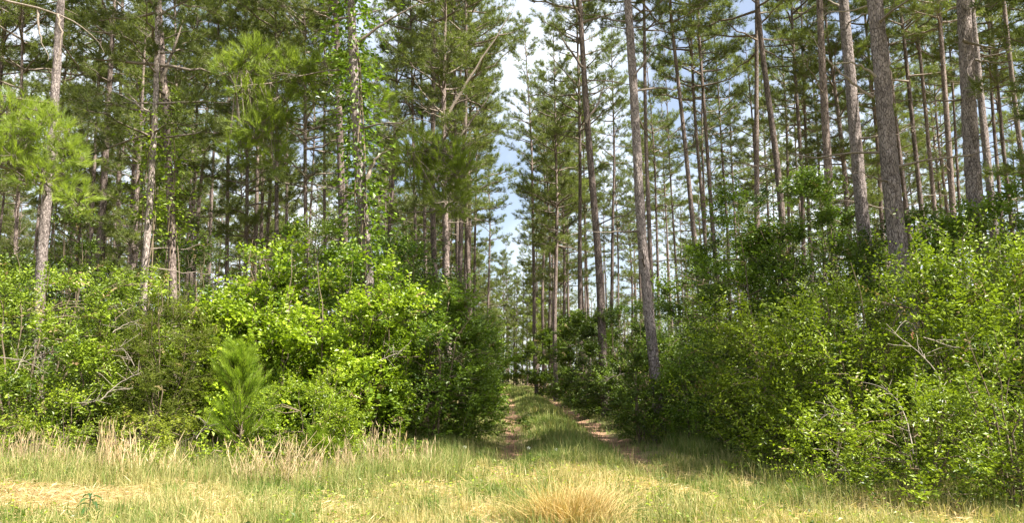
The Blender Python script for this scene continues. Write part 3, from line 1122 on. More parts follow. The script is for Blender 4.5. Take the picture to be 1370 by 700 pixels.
bush(-60, 15.5, 190, 340, 'tangle', .055, 'tall tangled bush cut by the left picture edge', GL)
bush(60, 17.5, 260, 360, 'dark', .06, 'dark bush showing behind the far left tangle', GL, dens=.7)
bush(228, 14.0, 135, 402, 'olive', .04, 'fine leaved dull olive cedar left of the young pine', GL, name='cedar_bush', ar=.2, per=18, tw=.30, dens=1.25, droop=-.05, inner=.3)
bush(425, 12.7, 150, 505, 'privet', .034, 'low dense light green bush right of the young pine', GL, ar=.45, per=14, tw=.26, dens=.75)
bush(370, 13.2, 70, 560, 'bright', .04, 'knee high leafy bush tucked against the young pine', GL, per=10, tw=.25)
bush(455, 16.6, 200, 370, 'mid', .065, 'shaded green bush behind the brightest left bush', GL, dens=.8)
for (px, Y, w, yt, k, lab) in [
        (20, 12.6, 120, 545, 'tangle', 'low green weedy shrub at the left edge of the verge'),
        (110, 12.4, 110, 552, 'privet', 'low bright weedy shrub under the far left tangle'),
        (185, 12.2, 90, 548, 'yellow', 'yellow green weedy shrub in front of the olive cedar'),
        (255, 12.4, 80, 568, 'yellow', 'pale yellow green weed clump left of the young pine foot'),
        (60, 12.0, 70, 578, 'yellow', 'small yellow tinged weed patch low on the left verge'),
        (305, 11.6, 70, 590, 'privet', 'low weed in front of the young pine foot'),
        (390, 11.5, 80, 592, 'yellow', 'yellowish weed between straw clumps below the dense bush'),
        (480, 12.0, 90, 578, 'privet', 'leafy weed under the vine wound pine'),
        (535, 12.6, 60, 585, 'mid', 'dark green weed behind the upright tan stalks'),
        (225, 11.4, 60, 600, 'privet', 'small green weed among the leaning straw')]:
    bush(px, Y, w, yt, k, .04, lab, 'weedy shrubs along the left verge', name='weedy_shrub', per=9, tw=.24, dens=.7, stems=5)
# right thicket
bush(1085, 17.0, 230, 262, 'mid', .055, 'tallest dark shrub of the right thicket below the pale leaning pine', GR, dens=1.)
bush(985, 17.6, 170, 335, 'mid', .055, 'dark shrub left of the tallest one, in front of the close trio', GR)
bush(1200, 14.8, 200, 318, 'dark', .055, 'dark shrub at the foot of the thickest trunk', GR)
bush(1310, 14.0, 220, 268, 'mid', .06, 'broad green shrub below the thick straight pine at right', GR, per=10)
bush(1390, 12.5, 170, 285, 'mid', .06, 'dark shrub cut by the right picture edge', GR)
bush(1020, 16.4, 170, 305, 'mid', .055, 'middle shrub of the rising right bank, below the pale leaning pine', GR)
bush(935, 18.6, 110, 440, 'dark', .05, 'shaded shrub right of the trackside pine foot', GR)
bush(1040, 13.0, 200, 415, 'privet', .048, 'shrub with pale reaching sprays left in the right thicket', GR, tw=.52, per=14)
bush(1150, 11.2, 230, 385, 'privet', .046, 'big light tipped shrub in the middle of the right thicket', GR, tw=.52, per=14)
bush(1290, 10.4, 230, 340, 'privet', .048, 'big shrub with sunlit arching branches right in the thicket', GR, tw=.52, per=14)
bush(1345, 8.4, 180, 455, 'privet', .042, 'sunlit low shrub in the bottom right corner', GR, tw=.36)
bush(1215, 8.8, 200, 520, 'privet', .042, 'sunlit low shrub spilling over the verge before the right thicket', GR, tw=.38)
bush(1045, 11.6, 100, 545, 'privet', .044, 'low shrub at the left foot of the right thicket', GR, tw=.36)
bush(1095, 10.2, 110, 570, 'privet', .042, 'low shrub on the verge below the big light tipped shrub', GR, tw=.34)
# along the track
GT = 'shrubs beside the track'
bush(852, 16.6, 62, 486, 'dark', .055, 'low dark shrub against the left of the trackside pine foot', GT)
bush(922, 15.6, 84, 478, 'mid', .05, 'dull green shrub against the right of the trackside pine foot', GT, tw=.4)
bush(872, 16.2, 34, 572, 'privet', .04, 'ankle high weed at the very foot of the trackside pine', GT, per=8, tw=.2, stems=4)
bush(990, 14.2, 110, 500, 'mid', .05, 'dull shrub between the dull green one and the pale sprayed one', GT)
bush(872, 20.5, 120, 440, 'dark', .06, 'grey green shrub left of the trackside pine foot', GT)
bush(905, 21.5, 100, 425, 'mid', .055, 'shrub behind the trackside pine', GT)
bush(828, 25, 112, 425, 'dark', .07, dens=1.2, label='dark shrub arching over the right wheel rut', group=GT)
bush(786, 34, 96, 415, 'dark', .08, 'dark shrub beyond the arching one, right of the track', GT)
bush(842, 21.5, 66, 530, 'mid', .05, 'low weedy growth at the right track edge before the trackside pine', GT, stems=4)
bush(802, 26.5, 56, 522, 'mid', .06, 'low weedy growth under the arching dark shrub', GT, stems=4)
bush(772, 32.5, 46, 518, 'dark', .07, 'low dark growth beside the right rut farther on', GT, stems=4)
bush(742, 46, 70, 430, 'dark', .10, 'farthest dark shrub on the right of the track', GT)
bush(640, 30, 50, 450, 'mid', .07, 'small shrub on the left edge of the track beyond the rounded bush', GT)
bush(652, 48, 40, 445, 'mid', .08, 'distant shrub on the left edge of the track', GT)
bush(690, 96, 60, 478, 'mid', .12, 'low shrubs closing the far end of the track', GT)

# understory shrubs and small broadleaf trees inside the wood, copies of a few
def variant_bush(kind, rx, h, leaf, dens, tall=False):
    n = int(dens * 62 * 2 * rx * h * (.05 / leaf) ** 1.1)
    st, tg, lg = bush_geo(rx, rx, h, n, leaf, .5, 10, .45 if leaf > .06 else .36, low=.28 if tall else .05, inner=.5)
    for P, r_ in st:
        V, F = tubes(P[None], r_[None], 4)
        tg.add(V, F, .5, 0, True)
    return tg.mesh('shrub_stems', M_STEM), lg.mesh('shrub_foliage', [M_LEAF[kind], M_BROWN])


UV = [variant_bush('mid', 1.3, 2.2, .07, .8), variant_bush('dark', 1.6, 3.0, .075, .8), variant_bush('tangle', 1.2, 1.8, .065, .8),
      variant_bush('mid', 1.5, 5.5, .08, .45, True), variant_bush('dark', 1.4, 7.0, .09, .4, True)]


def under(i, x, y, s, label, group, name, cat):
    o = thing(name, label, cat, (x, y, float(gh(x, y))), group)
    o.rotation_euler = (0, 0, rng.uniform(0, 6.28))
    o.scale = (s, s, s * rng.uniform(.85, 1.15))
    link('stems', UV[i][0], o, kind='stuff')
    link('foliage', UV[i][1], o, kind='stuff')


n = 0
up = []
while n < 190:
    Y = 18.5 + 85 * rng.uniform() ** 1.6
    px = rng.uniform(-80, 1450)
    x = (px - 685) / 1000 * Y
    if abs(x - float(track_x(min(Y, 95)))) < 3.6 or any((x - a) ** 2 + (Y - b) ** 2 < 1.6 for a, b in up):
        continue
    up.append((x, Y))
    s = 'left' if px < 690 else 'right'
    d = 'just behind' if Y < 40 else 'well behind'
    under(int(rng.integers(3)), x, Y, rng.uniform(.7, 1.25), 'shaded undergrowth shrub %s the %s thicket, one of many' % (d, s),
          'undergrowth shrubs %s the %s thicket' % (d, s), 'undergrowth_shrub', 'shrub')
    n += 1
for (px, Y, s, i, lab) in [
        (520, 17.5, .95, 3, 'vine hung small broadleaf tree right of the vine wound pine'),
        (548, 20, 1.0, 3, 'pale green small broadleaf tree above the rounded left bush'),
        (395, 22, 1.0, 4, 'dark small broadleaf tree below the hanging bright boughs'),
        (440, 23, .95, 4, 'dark small broadleaf tree left of the vine wound pine'),
        (245, 23, 1.05, 3, 'creeper laden small tree right of the leaning left pine'),
        (90, 24, 1.0, 4, 'dark small tree behind the far left tangle'),
        (330, 26, 1.0, 4, 'dark small tree in the middle of the left stand'),
        (650, 62, 1.3, 3, 'small broadleaf tree on the left where the track vanishes'),
        (835, 30, .95, 3, 'creeper covered small tree left behind the trackside pine'),
        (1000, 26, .9, 4, 'dark small tree behind the shrubs right of the close trio'),
        (1345, 18, .75, 3, 'bright sprig of small tree beside the thick straight pine'),
        (150, 30, 1., 3, 'pale understory tree among the left stand trunks'),
        (15, 27, 1.05, 4, 'dark understory tree at the far left edge')]:
    under(i, (px - 685) / 1000 * Y, Y, s, lab, 'small broadleaf trees in the understory', 'understory_tree', 'small tree')

n = 0
while n < 34:
    Y = 24 + 60 * rng.uniform() ** 1.3
    left = rng.uniform() < .68
    px = rng.uniform(-80, 600) if left else rng.uniform(820, 1450)
    x = (px - 685) / 1000 * Y
    if abs(x - 1.1) < 5 or any((x - a) ** 2 + (Y - b) ** 2 < 2 for a, b in up):
        continue
    up.append((x, Y))
    s_ = 'left' if left else 'right'
    d_ = 'nearer' if Y < 45 else 'deeper'
    under(int(rng.integers(3, 5)), x, Y, rng.uniform(.8, 1.4), 'spindly broadleaf understory tree in the %s part of the %s stand' % (d_, s_),
          'understory trees in the %s part of the %s stand' % (d_, s_), 'understory_tree', 'small tree')
    n += 1

# leafy vines on trunks: part of the tree they cling to
def ivy(tree, z0, z1, n, spread, kind='mid', leaf=.08):
    o, x0, sl, v = tree
    sc_ = o.scale[0]
    z = rng.uniform(z0, z1, n) / sc_
    cx, cy = pine_curve(v, z)
    a = rng.uniform(0, 6.28, n)
    q = (.15 + np.abs(rng.normal(0, spread, n)) * (.45 + .55 * np.sin(z * 2.1 + a) ** 2)) / sc_
    P = np.stack([cx + q * np.cos(a), cy + q * np.sin(a), z], -1)
    out = np.stack([np.cos(a), np.sin(a), np.full(n, -.3)], -1)
    g = Geo()
    lf = leaf * rng.uniform(.6, 1.2, n)
    V, F = leaves(P, unit(out + rng.normal(0, .5, P.shape)), unit(np.array([0, 0, 1.]) + out * .5 + rng.normal(0, .4, P.shape)), lf, lf * .6)
    g.add(V, F, np.repeat(np.clip(rng.normal(.5, .25, n), 0, 1), 4))
    link('vine_leaves', g.mesh('vine_leaves', M_LEAF[kind]), o, kind='stuff')
    zz = np.linspace(0, z1 / sc_, 60)
    gx, gy = pine_curve(v, zz)
    for k in range(3):
        th = zz * rng.uniform(.5, 1.1) + k * 2.1
        rr = trunk_radius(zz, v.H, .16) + .02
        P = np.stack([gx + rr * np.cos(th), gy + rr * np.sin(th), zz], -1)
        V, F = tubes(P[None], np.full((1, 60), .014), 5)
        g = Geo()
        g.add(V, F, .5, 0, True)
        link('vine_stem', g.mesh('vine_stem', M_STEM), o)


ivy(roots[38], 2.5, 10.5, 3000, .42, 'mid', .13)
ivy(roots[41], 5.0, 9.5, 1100, .4, 'tangle', .12)
ivy(roots[40], 5.5, 8.5, 600, .35, 'bright', .12)
ivy(roots[46], 3.5, 11, 1100, .4, 'tangle', .14)

# ------------------------------------------------------------------ young pines on the verge
def young_pine(px, Y, ytop, wpx, label, dens=1.):
    x = (px - 685) / 1000 * Y
    z0 = float(gh(x, Y))
    h = at(px, ytop, Y)[1] - z0
    rx = wpx / 2 * Y / 1000
    o = thing('young_pine', label, 'young pine', (x, Y, z0), 'young pines on the verge')
    g = Geo()
    u = np.linspace(0, 1, 10)
    P = np.stack([.04 * np.sin(u * 5), .03 * np.cos(u * 4), -.05 + u * h * .97], -1)
    V, F = tubes(P[None], (.03 * (1 - .85 * u))[None], 6)
    g.add(V, F, .5, 0, True)
    link('trunk', g.mesh('young_trunk', M_STEM), o)
    nb = int(46 * dens * h / 2)
    t = rng.uniform(.08, .95, nb)
    az = rng.uniform(0, 6.28, nb)
    L = rx * ((1 - t) * 1.0 + .28) * rng.uniform(.75, 1.15, nb)
    el = np.radians(rng.uniform(25, 55, nb))
    D = np.stack([np.cos(az) * np.cos(el), np.sin(az) * np.cos(el), np.sin(el)], -1)
    P0 = np.stack([np.interp(t, u, P[:, 0]), np.interp(t, u, P[:, 1]), np.interp(t, u, P[:, 2])], -1)
    Q, Qr = curve_tubes(P0, D, L / np.cos(el) * .9, np.full(nb, .15), 6, np.full(nb, .012), 4, .03)
    V, F = tubes(Q, Qr, 4)
    g = Geo()
    g.add(V, F, .5, 0, True)
    link('branches', g.mesh('young_branches', M_STEM), o, kind='stuff')
    g = Geo()
    pts, dirs = [], []
    for q in np.linspace(.3, 1, 9):
        i = min(int(q * 5), 4)
        f = q * 5 - i
        pts.append(Q[:, i] * (1 - f) + Q[:, i + 1] * f + rng.normal(0, .03, (nb, 3)))
        dirs.append(unit(D * .9 + np.array([0, 0, .5]) + rng.normal(0, .12, D.shape)))
    lead = np.linspace(.5, 1, 14)
    pts.append(np.stack([np.interp(lead, u, P[:, 0]), np.interp(lead, u, P[:, 1]), np.interp(lead, u, P[:, 2])], -1))
    dirs.append(unit(np.array([0, 0, 1.]) + rng.normal(0, .25, (14, 3))))
    pts, dirs = np.concatenate(pts), np.concatenate(dirs)
    V, F = needles(pts, dirs, 26, .15, .006, .55)
    g.add(V, F, np.repeat(np.clip(rng.normal(.5, .25, len(pts)), 0, 1), 26 * 3))
    link('needles', g.mesh('young_needles', M_SAPLING), o, kind='stuff')


young_pine(327, 12.7, 455, 95, 'bright green young pine with upright plumes in front of the left thicket', 1.5)
young_pine(437, 12.0, 572, 44, 'tiny young pine half sunk in the low dense bush', 1.)

# ------------------------------------------------------------------ dead sticks and the withered sprig
def stick(pts, Y, r0, label):
    P = np.array([(*(lambda q: (q[0], Y + .15 * k, q[1]))(at(px, py, Y + .15 * k)),) for k, (px, py) in enumerate(pts)])
    c = P[0].copy()
    u = np.linspace(0, 1, 12)
    s = np.linspace(0, 1, len(P))
    Q = np.stack([np.interp(u, s, P[:, k]) for k in range(3)], -1) - c
    Q[1:-1] = (Q[:-2] + 2 * Q[1:-1] + Q[2:]) / 4
    Q += rng.normal(0, .005, Q.shape)
    o = thing('dead_stick', label, 'dead branch', c, 'dead branches caught in the thickets')
    g = Geo()
    V, F = tubes(Q[None], (r0 * .6 * (1 - .75 * u))[None], 6)
    g.add(V, F, .5, 0, True)
    link('main_branch', g.mesh('main_branch', M_DEAD), o)
    k = 9
    ii = rng.integers(2, 11, k)
    d = unit(rng.normal(size=(k, 3)) * np.array([1, .6, .8]) + (Q[-1] - Q[0])[None] * .6)
    T, Tr = curve_tubes(Q[ii], d, rng.uniform(.12, .4, k), rng.uniform(-.3, .3, k), 5, np.full(k, .0032), 3, .02)
    V, F = tubes(T, Tr, 4)
    g = Geo()
    g.add(V, F, .5, 0, True)
    link('side_twigs', g.mesh('side_twigs', M_DEAD), o, kind='stuff')


for a in [
    ([(-5, 478), (30, 482), (65, 500)], 12.2, .02, 'pale dead branch sticking in from the left edge'),
    ([(135, 535), (160, 512), (190, 498)], 12.2, .018, 'grey dead branch slanting up right in the tangle'),
    ([(85, 540), (110, 540), (135, 536)], 12.1, .013, 'grey dead twig lying level low in the tangle'),
    ([(150, 445), (170, 433), (188, 428)], 12.6, .014, 'pale bare branch tip near the top of the tangle'),
    ([(20, 500), (30, 480), (35, 462)], 12.2, .012, 'upright bare grey stick at the far left'),
    ([(180, 490), (172, 475), (160, 462)], 12.4, .011, 'thin grey stick between the tangle and the olive cedar'),
    ([(262, 588), (270, 575), (278, 565)], 12.1, .011, 'bare stick by the young pine foot'),
    ([(508, 483), (525, 475), (540, 468)], 13.4, .012, 'bare pale branch in the rounded left bush'),
    ([(622, 455), (630, 440), (634, 430)], 17.0, .016, 'dead branch end jutting from the small bush by the track'),
    ([(1265, 540), (1255, 500), (1228, 470), (1185, 440)], 8.9, .016, 'long pale arching stem in the sunlit right shrub'),
    ([(1222, 607), (1215, 570), (1205, 540), (1178, 515)], 8.3, .014, 'tan bare stem rising in the bottom right shrubs'),
    ([(1235, 452), (1275, 465), (1300, 470)], 9.4, .013, 'pale level bare branch high in the right thicket'),
    ([(1345, 390), (1320, 374), (1300, 376)], 11.0, .013, 'bent bare branch before the dark hollow at far right'),
    ([(1100, 397), (1085, 392), (1075, 380)], 14.0, .014, 'pale bare branch on the face of the tallest dark shrub'),
    ([(1040, 500), (1030, 470), (1000, 445)], 11.6, .013, 'pale forked branch left in the right thicket'),
    ([(1140, 555), (1120, 548), (1095, 560)], 9.2, .011, 'bare twig across the big light tipped shrub'),
    ([(835, 500), (820, 505), (800, 512)], 19.0, .02, 'dead branch drooping over the right wheel rut'),
    ([(822, 464), (805, 468), (790, 490)], 24.5, .022, 'bare branch above the right wheel rut'),
    ([(1105, 598), (1120, 610), (1140, 640)], 9.0, .011, 'thin stem low in the right thicket by the verge'),
]:
    stick(*a)


def sprig():
    x, z = at(1220, 447, 9.3)
    o = thing('withered_sprig', 'tiny rusty red withered sprig in the right thicket', 'leaf sprig', (x, 9.3, z))
    g = Geo()
    V, F = tubes(np.array([[[0, 0, .06], [.005, 0, 0], [0, .01, -.07]]]), np.array([[.003, .003, .002]]), 4)
    g.add(V, F)
    link('stalk', g.mesh('sprig_stalk', M_STEM), o)
    d = unit(np.array([[.5, -.3, -.8], [-.4, -.4, -.8], [.2, .2, -1], [-.1, -.5, -.9]]))
    for k in range(4):
        g = Geo()
        V, F = leaves(np.array([[0, 0, .03 - .02 * k]]), d[k:k + 1], np.array([[0, -1., .3]]), .045, .02)
        g.add(V, F, .5)
        link('leaf', g.mesh('withered_leaf', M_RED), o)


sprig()

# ------------------------------------------------------------------ grass
def noise2(x, y, s, ph=0.):
    return (np.sin(x * s + ph) * np.sin(y * s * 1.13 + ph * 1.7) + np.sin(x * s * 2.1 + y * s * .9 + ph * 2.3) * .6
            + np.sin(x * s * 4.3 - y * s * 3.7 + ph) * .35) / 1.95


def blades(x, y, h, w, tint, lean=.35, z0=None):
    n = len(x)
    z = (gh(x, y) if z0 is None else z0) - .01
    a = rng.uniform(0, 6.28, n)
    ln = np.abs(rng.normal(0, lean, n))
    dx, dy = np.cos(a) * ln, np.sin(a) * ln
    f = rng.uniform(0, 6.28, n)
    sx, sy = np.cos(f) * w / 2, np.sin(f) * w / 2
    b = np.stack([x, y, z], -1)
    s = np.stack([sx, sy, np.zeros(n)], -1)
    m = b + np.stack([dx * h * .35, dy * h * .35, h * .6], -1)
    t = b + np.stack([dx * h, dy * h, h * (1 - .25 * ln)], -1)
    V = np.stack([b - s, b + s, m + s * .75, m - s * .75, t], 1).reshape(-1, 3)
    i = np.arange(n)[:, None] * 5
    Q = i + np.array([[0, 1, 2, 3]])
    T = i + np.array([[3, 2, 4]])
    return V, Q, T, np.repeat(tint, 5)


def add_blades(g, *a, **k):
    V, Q, T, t = blades(*a, **k)
    off = g.n
    g.V.append(V); g.T.append(t)
    g.F += [Q + off, T + off]
    g.M += [0, 0]; g.S += [False, False]
    g.n += len(V)


def scatter(n, y0, y1, wide, power=1.):
    y = y0 + (y1 - y0) * rng.uniform(size=n) ** power
    x = rng.uniform(-1, 1, n) * (wide * y + .5)
    return x, y


GE = Geo()
# the open verge: short, yellow green with straw
x, y = scatter(115000, 6.2, 13.2, .72, 1.1)
cr_ = track_x(y)
bare = ((x + 6.0) / 1.9) ** 2 + ((y - 9.15) / .85) ** 2 < 1 + .3 * noise2(x, y, 2.2)
keep = ~(bare & (rng.uniform(size=len(x)) < .93))
for s in (-1.1, 1.1):
    keep &= ~((np.abs(x - cr_ - s) < .34) & (y > 11) & (rng.uniform(size=len(x)) < .85))
x, y = x[keep], y[keep]
pn = noise2(x, y, 1.1, .7) + .5 * noise2(x, y, 3.1, 2.1)
keep = rng.uniform(size=len(x)) < .16 + .84 * smooth(-.5, .45, noise2(x, y, 2.0, 4.4) + .3 * (y > 11))
x, y, pn = x[keep], y[keep], pn[keep]
tint = np.clip(.37 + .6 * pn + rng.normal(0, .22, len(x)) - .25 * smooth(11.5, 13, y), 0, 1)
h = np.clip(.10 + .06 * noise2(x, y, 1.7, 2) + rng.gamma(2, .028, len(x)) + .16 * smooth(10.8, 12.8, y) * (x < -.8), .03, .6)
add_blades(GE, x, y, h, rng.uniform(.004, .009, len(x)), tint, lean=.5)
# tussocks: fans of taller blades, each of its own colour
nt = 420
tx, ty = scatter(nt, 6.6, 12.8, .7)
m = 70
tr = rng.uniform(.05, .14, nt)
th = rng.uniform(.14, .36, nt)
tt = np.clip(rng.normal(.42, .32, nt), 0, 1)
x = (tx[:, None] + rng.normal(0, 1, (nt, m)) * tr[:, None]).ravel()
y = (ty[:, None] + rng.normal(0, 1, (nt, m)) * tr[:, None]).ravel()
okb = ((x + 6.0) / 1.9) ** 2 + ((y - 9.15) / .85) ** 2 > .8
add_blades(GE, x[okb], y[okb], (th[:, None] * rng.uniform(.4, 1.1, (nt, m))).ravel()[okb], rng.uniform(.004, .009, okb.sum()),
           np.clip(tt[:, None] + rng.normal(0, .14, (nt, m)), 0, 1).ravel()[okb], lean=.55)
# thin flowering stems with small heads
ns = 1500
x, y = scatter(ns, 7, 13.2, .7)
h = rng.uniform(.25, .55, ns)
add_blades(GE, x, y, h, np.full(ns, .004), rng.uniform(.5, 1, ns), lean=.25)
# left edge of the thicket and in front of the right one
x, y = scatter(45000, 10.2, 14.5, .7)
k = (x < -.7) | (x > 3.4)
x, y = x[k], y[k]
add_blades(GE, x, y, rng.uniform(.15, .42, len(x)), rng.uniform(.006, .011, len(x)), np.clip(rng.normal(.36, .25, len(x)), 0, 1), lean=.45)
n = 26000
y = 13 + 16 * rng.uniform(size=n) ** 1.5
x = np.where(rng.uniform(size=n) < .5, -1.0 - np.abs(rng.normal(0, 2.0, n)), 3.1 + np.abs(rng.normal(0, 1.3, n)))
add_blades(GE, x, y, rng.uniform(.12, .45, n), rng.uniform(.007, .013, n), np.clip(rng.normal(.2, .18, n), 0, 1), lean=.5)
# strip between the ruts and the track sides
n = 80000
y = 12.2 + 75 * rng.uniform(size=n) ** 2.0
c = track_x(y)
x = c + rng.normal(0, 1.5, n)
off = np.abs(np.abs(x - c) - 1.1)
keep = (np.abs(x - c) < 3.4) & ((off > np.where(x > c, .34, .23) + .22 * noise2(x, y, 2.7, 1)) | (rng.uniform(size=n) < np.where(x > c, .20, .26)))
x, y, c = x[keep], y[keep], c[keep]
mid = np.exp(-((x - c) / .55) ** 2)
h = np.clip(.06 + .12 * mid * (.6 + .6 * noise2(x, y, 2.2)) + rng.gamma(2, .028, len(x)) * (1 + mid), .04, .5)
w = rng.uniform(.006, .010, len(x)) * np.clip(y / 14, 1, 4)
add_blades(GE, x, y, h, w, np.clip(.24 + rng.normal(0, .2, len(x)) + .18 * noise2(x, y, 1.4, 3), 0, 1), lean=.5)
gr = link('grass', GE.mesh('grass', M_GRASS), kind='stuff')
gr['label'] = 'yellow green grass of the verge and the track strip'
gr['category'] = 'grass'
# small leafy weeds among the grass
x, y = scatter(9000, 6.6, 13, .72)
k = noise2(x, y, .8, 5) > .05
x, y = x[k], y[k]
g = Geo()
P = np.stack([x, y, gh(x, y) + rng.uniform(.03, .2, len(x))], -1)
lf = rng.uniform(.025, .06, len(x))
V, F = leaves(P, unit(rng.normal(size=P.shape) * np.array([1, 1, .4])), unit(np.array([0, 0, 1.]) + rng.normal(0, .4, P.shape)), lf, lf * .5)
g.add(V, F, np.repeat(rng.uniform(0, .9, len(x)), 4))
wd = link('ground_weeds', g.mesh('ground_weeds', M_LEAF['privet']), kind='stuff')
wd['label'] = 'low leafy weeds mixed into the verge grass'
wd['category'] = 'weeds'
# last year's straw lying between the tufts
n = 62000
x, y = scatter(n, 6.3, 13.5, .72)
k = noise2(x, y, 2.0, 4.4) + .4 * rng.normal(size=n) < -.12
x, y = x[k], y[k]
g = Geo()
P = np.stack([x, y, gh(x, y) + rng.uniform(.01, .06, len(x))], -1)
V, F = leaves(P, unit(rng.normal(size=P.shape) * np.array([1, 1, .22])), unit(np.array([0, 0, 1.]) + rng.normal(0, .3, P.shape)), rng.uniform(.07, .22, len(x)), rng.uniform(.004, .010, len(x)), .02)
g.add(V, F, np.repeat(rng.uniform(0, 1, len(x)), 4))
ls = link('fallen_straw', g.mesh('fallen_straw', M_STRAW), kind='stuff')
ls['label'] = 'dead straw lying between the tufts of the verge'
ls['category'] = 'straw'
# fallen thatch on the bare patch
n = 7000
x, y = -6.0 + rng.normal(0, 1.0, n), 9.15 + rng.normal(0, .45, n)
g = Geo()
P = np.stack([x, y, gh(x, y) + rng.uniform(.03, .06, n)], -1)
V, F = leaves(P, unit(rng.normal(size=P.shape) * np.array([1, 1, .15])), unit(np.array([0, 0, 1.]) + rng.normal(0, .3, P.shape)), rng.uniform(.08, .25, n), rng.uniform(.005, .011, n), .02)
g.add(V, F, np.repeat(rng.uniform(0, 1, n), 4))
th_ = link('dry_thatch', g.mesh('dry_thatch', M_STRAW), kind='stuff')
th_['label'] = 'matted dry straw over the bare patch at left'
th_['category'] = 'straw'


# tan stalk clumps (each a thing)
def stalk_clump(px, Y, wpx, hgt, n, label, lean=.12, group='dry grass clumps on the left verge'):
    xc = (px - 685) / 1000 * Y
    rx = wpx / 2 * Y / 1000
    z0 = float(gh(xc, Y))
    o = thing('dry_grass_clump', label, 'grass clump', (xc, Y, z0), group)
    g = Geo()
    a = rng.normal(0, rx * .55, n)
    b = rng.normal(0, rx * .4, n)
    h = hgt * rng.uniform(.45, 1.05, n)
    ld = rng.normal(0, lean, (n, 2))
    P0 = np.stack([a, b, gh(xc + a, Y + b) - z0 - .02], -1)
    u = np.linspace(0, 1, 5)
    P = P0[:, None] + np.stack([ld[:, :1] * u ** 1.6 * h[:, None], ld[:, 1:] * u ** 1.6 * h[:, None], u[None] * h[:, None]], -1)
    V, F = tubes(P, np.repeat(np.array([[.0034, .003, .003, .0035, .0015]]), n, 0), 3)
    g.add(V, F, np.repeat(rng.uniform(0, 1, n), 15))
    # sheath leaves and fuzzy heads up the stalk
    k = 3
    q = rng.uniform(.3, 1, (n, k))
    i = np.minimum((q * 4).astype(int), 3)
    f = (q * 4 - i)[..., None]
    ar_ = np.arange(n)[:, None]
    lp = P[ar_, i] * (1 - f) + P[ar_, i + 1] * f
    d = unit(np.array([0, 0, 1.]) + rng.normal(0, .35, (n, k, 3)))
    l = rng.uniform(.05, .16, n * k)
    V, F = leaves(lp.reshape(-1, 3), d.reshape(-1, 3), rvec(n * k), l, l * .05 + .002, .03)
    g.add(V, F, np.repeat(rng.uniform(.1, 1, n * k), 4))
    link('stalks', g.mesh('stalks', M_STRAW), o, kind='stuff')
    g = Geo()
    m = n * 3
    x_, y_ = rng.normal(0, rx * .6, m), rng.normal(0, rx * .45, m)
    V, Q, T, t = blades(xc + x_, Y + y_, hgt * rng.uniform(.2, .55, m), rng.uniform(.005, .009, m), rng.uniform(.25, 1, m), .5)
    V = V - np.array([xc, Y, z0])
    g.V, g.T, g.F, g.M, g.S = [V], [t], [Q, T], [0, 0], [False, False]
    g.n = len(V)
    link('tuft', g.mesh('tuft', M_GRASS), o, kind='stuff')


for (px, Y, w, h, n, lab) in [
    (22, 11.4, 40, .75, 26, 'sparse tan stalk clump near the left picture edge'),
    (55, 11.2, 40, .7, 26, 'tan stalk clump in front of the left edge shrub'),
    (88, 11.4, 30, .6, 14, 'few tan stalks between two low weedy shrubs'),
    (115, 11.3, 24, .55, 10, 'thin group of pale stalks under the far left tangle'),
    (158, 11.2, 26, .8, 30, 'tallest narrow tan clump left of the young pine'),
    (196, 10.8, 60, .7, 34, 'leaning pinkish straw clump below the olive cedar'),
    (248, 10.9, 50, .65, 26, 'leaning straw clump just left of the young pine'),
    (350, 10.6, 60, .85, 60, 'thick leaning straw clump below the young pine'),
    (395, 10.6, 40, .75, 34, 'straw clump right of the thick leaning one'),
    (430, 11.0, 36, .7, 22, 'straw clump in front of the low dense bush'),
    (468, 11.2, 30, .75, 20, 'short row of straw under the vine wound pine'),
    (515, 11.6, 36, .8, 24, 'upright tan stalks left in the row at the track mouth'),
    (545, 11.8, 30, .78, 22, 'upright tan stalks in the middle of the row at the track mouth'),
    (578, 11.9, 30, .62, 22, 'shorter tan stalks right in the row at the track mouth'),
    (1065, 10.6, 30, .4, 14, 'short pale stalks at the left foot of the right thicket')]:
    stalk_clump(px, Y, w * 1.15, h * rng.uniform(.75, 1.05), int(n * rng.uniform(.6, 1.6)), lab, .28 if 'leaning' in lab else .1)


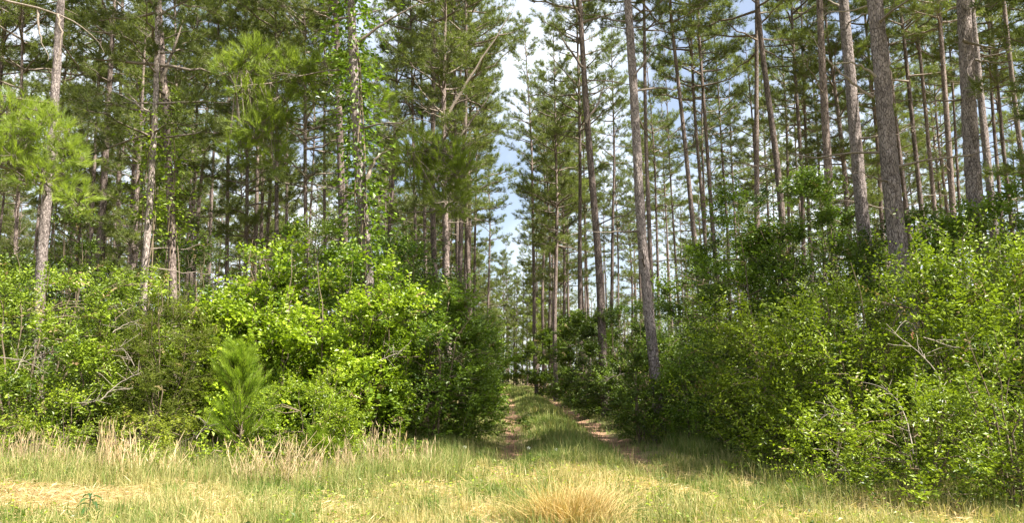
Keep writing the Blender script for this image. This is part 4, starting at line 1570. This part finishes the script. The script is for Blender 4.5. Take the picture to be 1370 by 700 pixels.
def big_clump():
    Y = 7.9
    xc = (764 - 685) / 1000 * Y
    z0 = float(gh(xc, Y))
    o = thing('golden_grass_clump', 'big arching golden grass clump at the mouth of the track', 'grass clump', (xc, Y, z0))
    g = Geo()
    for (n, hh, rr, t0, t1, ln) in ((1700, .41, .18, .5, 1., .36), (800, .30, .28, .45, .95, .6), (1300, .34, .28, .0, .42, .5), (260, .5, .2, .55, 1, .25)):
        a = rng.normal(0, rr, n)
        b = rng.normal(0, rr * .7, n)
        hgt = hh * rng.uniform(.35, 1.2, n)
        az = rng.uniform(0, 6.28, n)
        l_ = np.abs(rng.normal(0, ln, n))
        sub = rng.integers(0, 8, n)
        sc_, sl_ = rng.normal(0, .13, (8, 2)), rng.normal(0, .22, (8, 2))
        a = a * .85 + sc_[sub, 0]
        b = b * .6 + sc_[sub, 1] * .7
        l_ = l_ * .85
        dx = np.cos(az) * l_ + a * .7 + sl_[sub, 0]
        dy = np.sin(az) * l_ + b * .5 + sl_[sub, 1]
        hgt = hgt * rng.uniform(.65, 1.2, 8)[sub]
        u = np.linspace(0, 1, 5)
        P0 = np.stack([a, b, gh(xc + a, Y + b) - z0 - .02], -1)
        P = P0[:, None] + np.stack([dx[:, None] * hgt[:, None] * u ** 1.8, dy[:, None] * hgt[:, None] * u ** 1.8,
                                    hgt[:, None] * (u - .3 * u ** 3 * np.minimum(l_, 1)[:, None])], -1)
        V, F = tubes(P, np.repeat(np.array([[.003, .0028, .0024, .0018, .0008]]), n, 0), 3)
        g.add(V, F, np.repeat(np.clip(rng.uniform(t0, t1, n), 0, 1), 15))
    link('stalks', g.mesh('golden_stalks', M_TAN), o, kind='stuff')


big_clump()


def broadleaf_weed():
    Y = 8.0
    xc, z0 = (140 - 685) / 1000 * Y, 0
    z0 = float(gh(xc, Y))
    o = thing('broadleaf_weed', 'dark broad leaved weed standing alone before the bare soil patch', 'weed', (xc, Y, z0))
    g = Geo()
    V, F = tubes(np.array([[[0, 0, -.02], [.01, 0, .1], [.0, .01, .2], [.01, 0, .28]]]), np.array([[.008, .007, .006, .004]]), 6)
    g.add(V, F, .5, 0, True)
    link('stem', g.mesh('weed_stem', M_STEM), o)
    for k in range(11):
        a = k * 2.4
        z = .10 + .018 * k
        d0 = np.array([math.cos(a), math.sin(a), .35])
        L, W = .17 - .006 * k, .06 - .002 * k
        g = Geo()
        s = np.array([-math.sin(a), math.cos(a), 0])
        rows = []
        for j in range(7):
            t = j / 6
            p = np.array([.005, 0, z]) + np.array([math.cos(a), math.sin(a), 0]) * L * t + np.array([0, 0, 1]) * L * (.45 * t - .75 * t * t)
            w = W * math.sin(math.pi * (t * .92 + .06)) * .5
            rows += [p - s * w + np.array([0, 0, .012 * math.sin(math.pi * t)]), p, p + s * w + np.array([0, 0, .012 * math.sin(math.pi * t)])]
        Fq = []
        for j in range(6):
            i = j * 3
            Fq += [[i, i + 1, i + 4, i + 3], [i + 1, i + 2, i + 5, i + 4]]
        g.add(rows, Fq, rng.uniform(.1, .9), 0, True)
        link('leaf', g.mesh('weed_leaf', M_WEED), o)


broadleaf_weed()


def wildflower(px, py, Y, s, label):
    x, z = at(px, py, Y)
    z0 = float(gh(x, Y))
    o = thing('white_wildflower', label, 'wildflower', (x, Y, z0), 'white wildflowers in the track grass')
    h = max(z - z0, .2)
    g = Geo()
    V, F = tubes(np.array([[[0, 0, -.02], [.01, 0, h * .5], [0, 0, h]]]), np.array([[.003, .003, .002]]), 4)
    g.add(V, F)
    link('stem', g.mesh('flower_stem', M_GRASS), o)
    g = Geo()
    n = 22
    d = rvec(n)
    V, F = leaves(np.array([[0, 0, h]]) + d * s * .35, unit(d + np.array([0, -.2, .3])), rvec(n), s * .9, s * .6)
    g.add(V, F, .5)
    link('flower_head', g.mesh('flower_head', M_PETAL), o)


wildflower(707, 602, 14.0, .034, 'white wildflower on the grassy strip between the ruts')
wildflower(622, 612, 13.4, .03, 'white wildflower in the shade left of the left rut')
wildflower(744, 622, 12.5, .02, 'smallest white wildflower behind the golden grass clump')
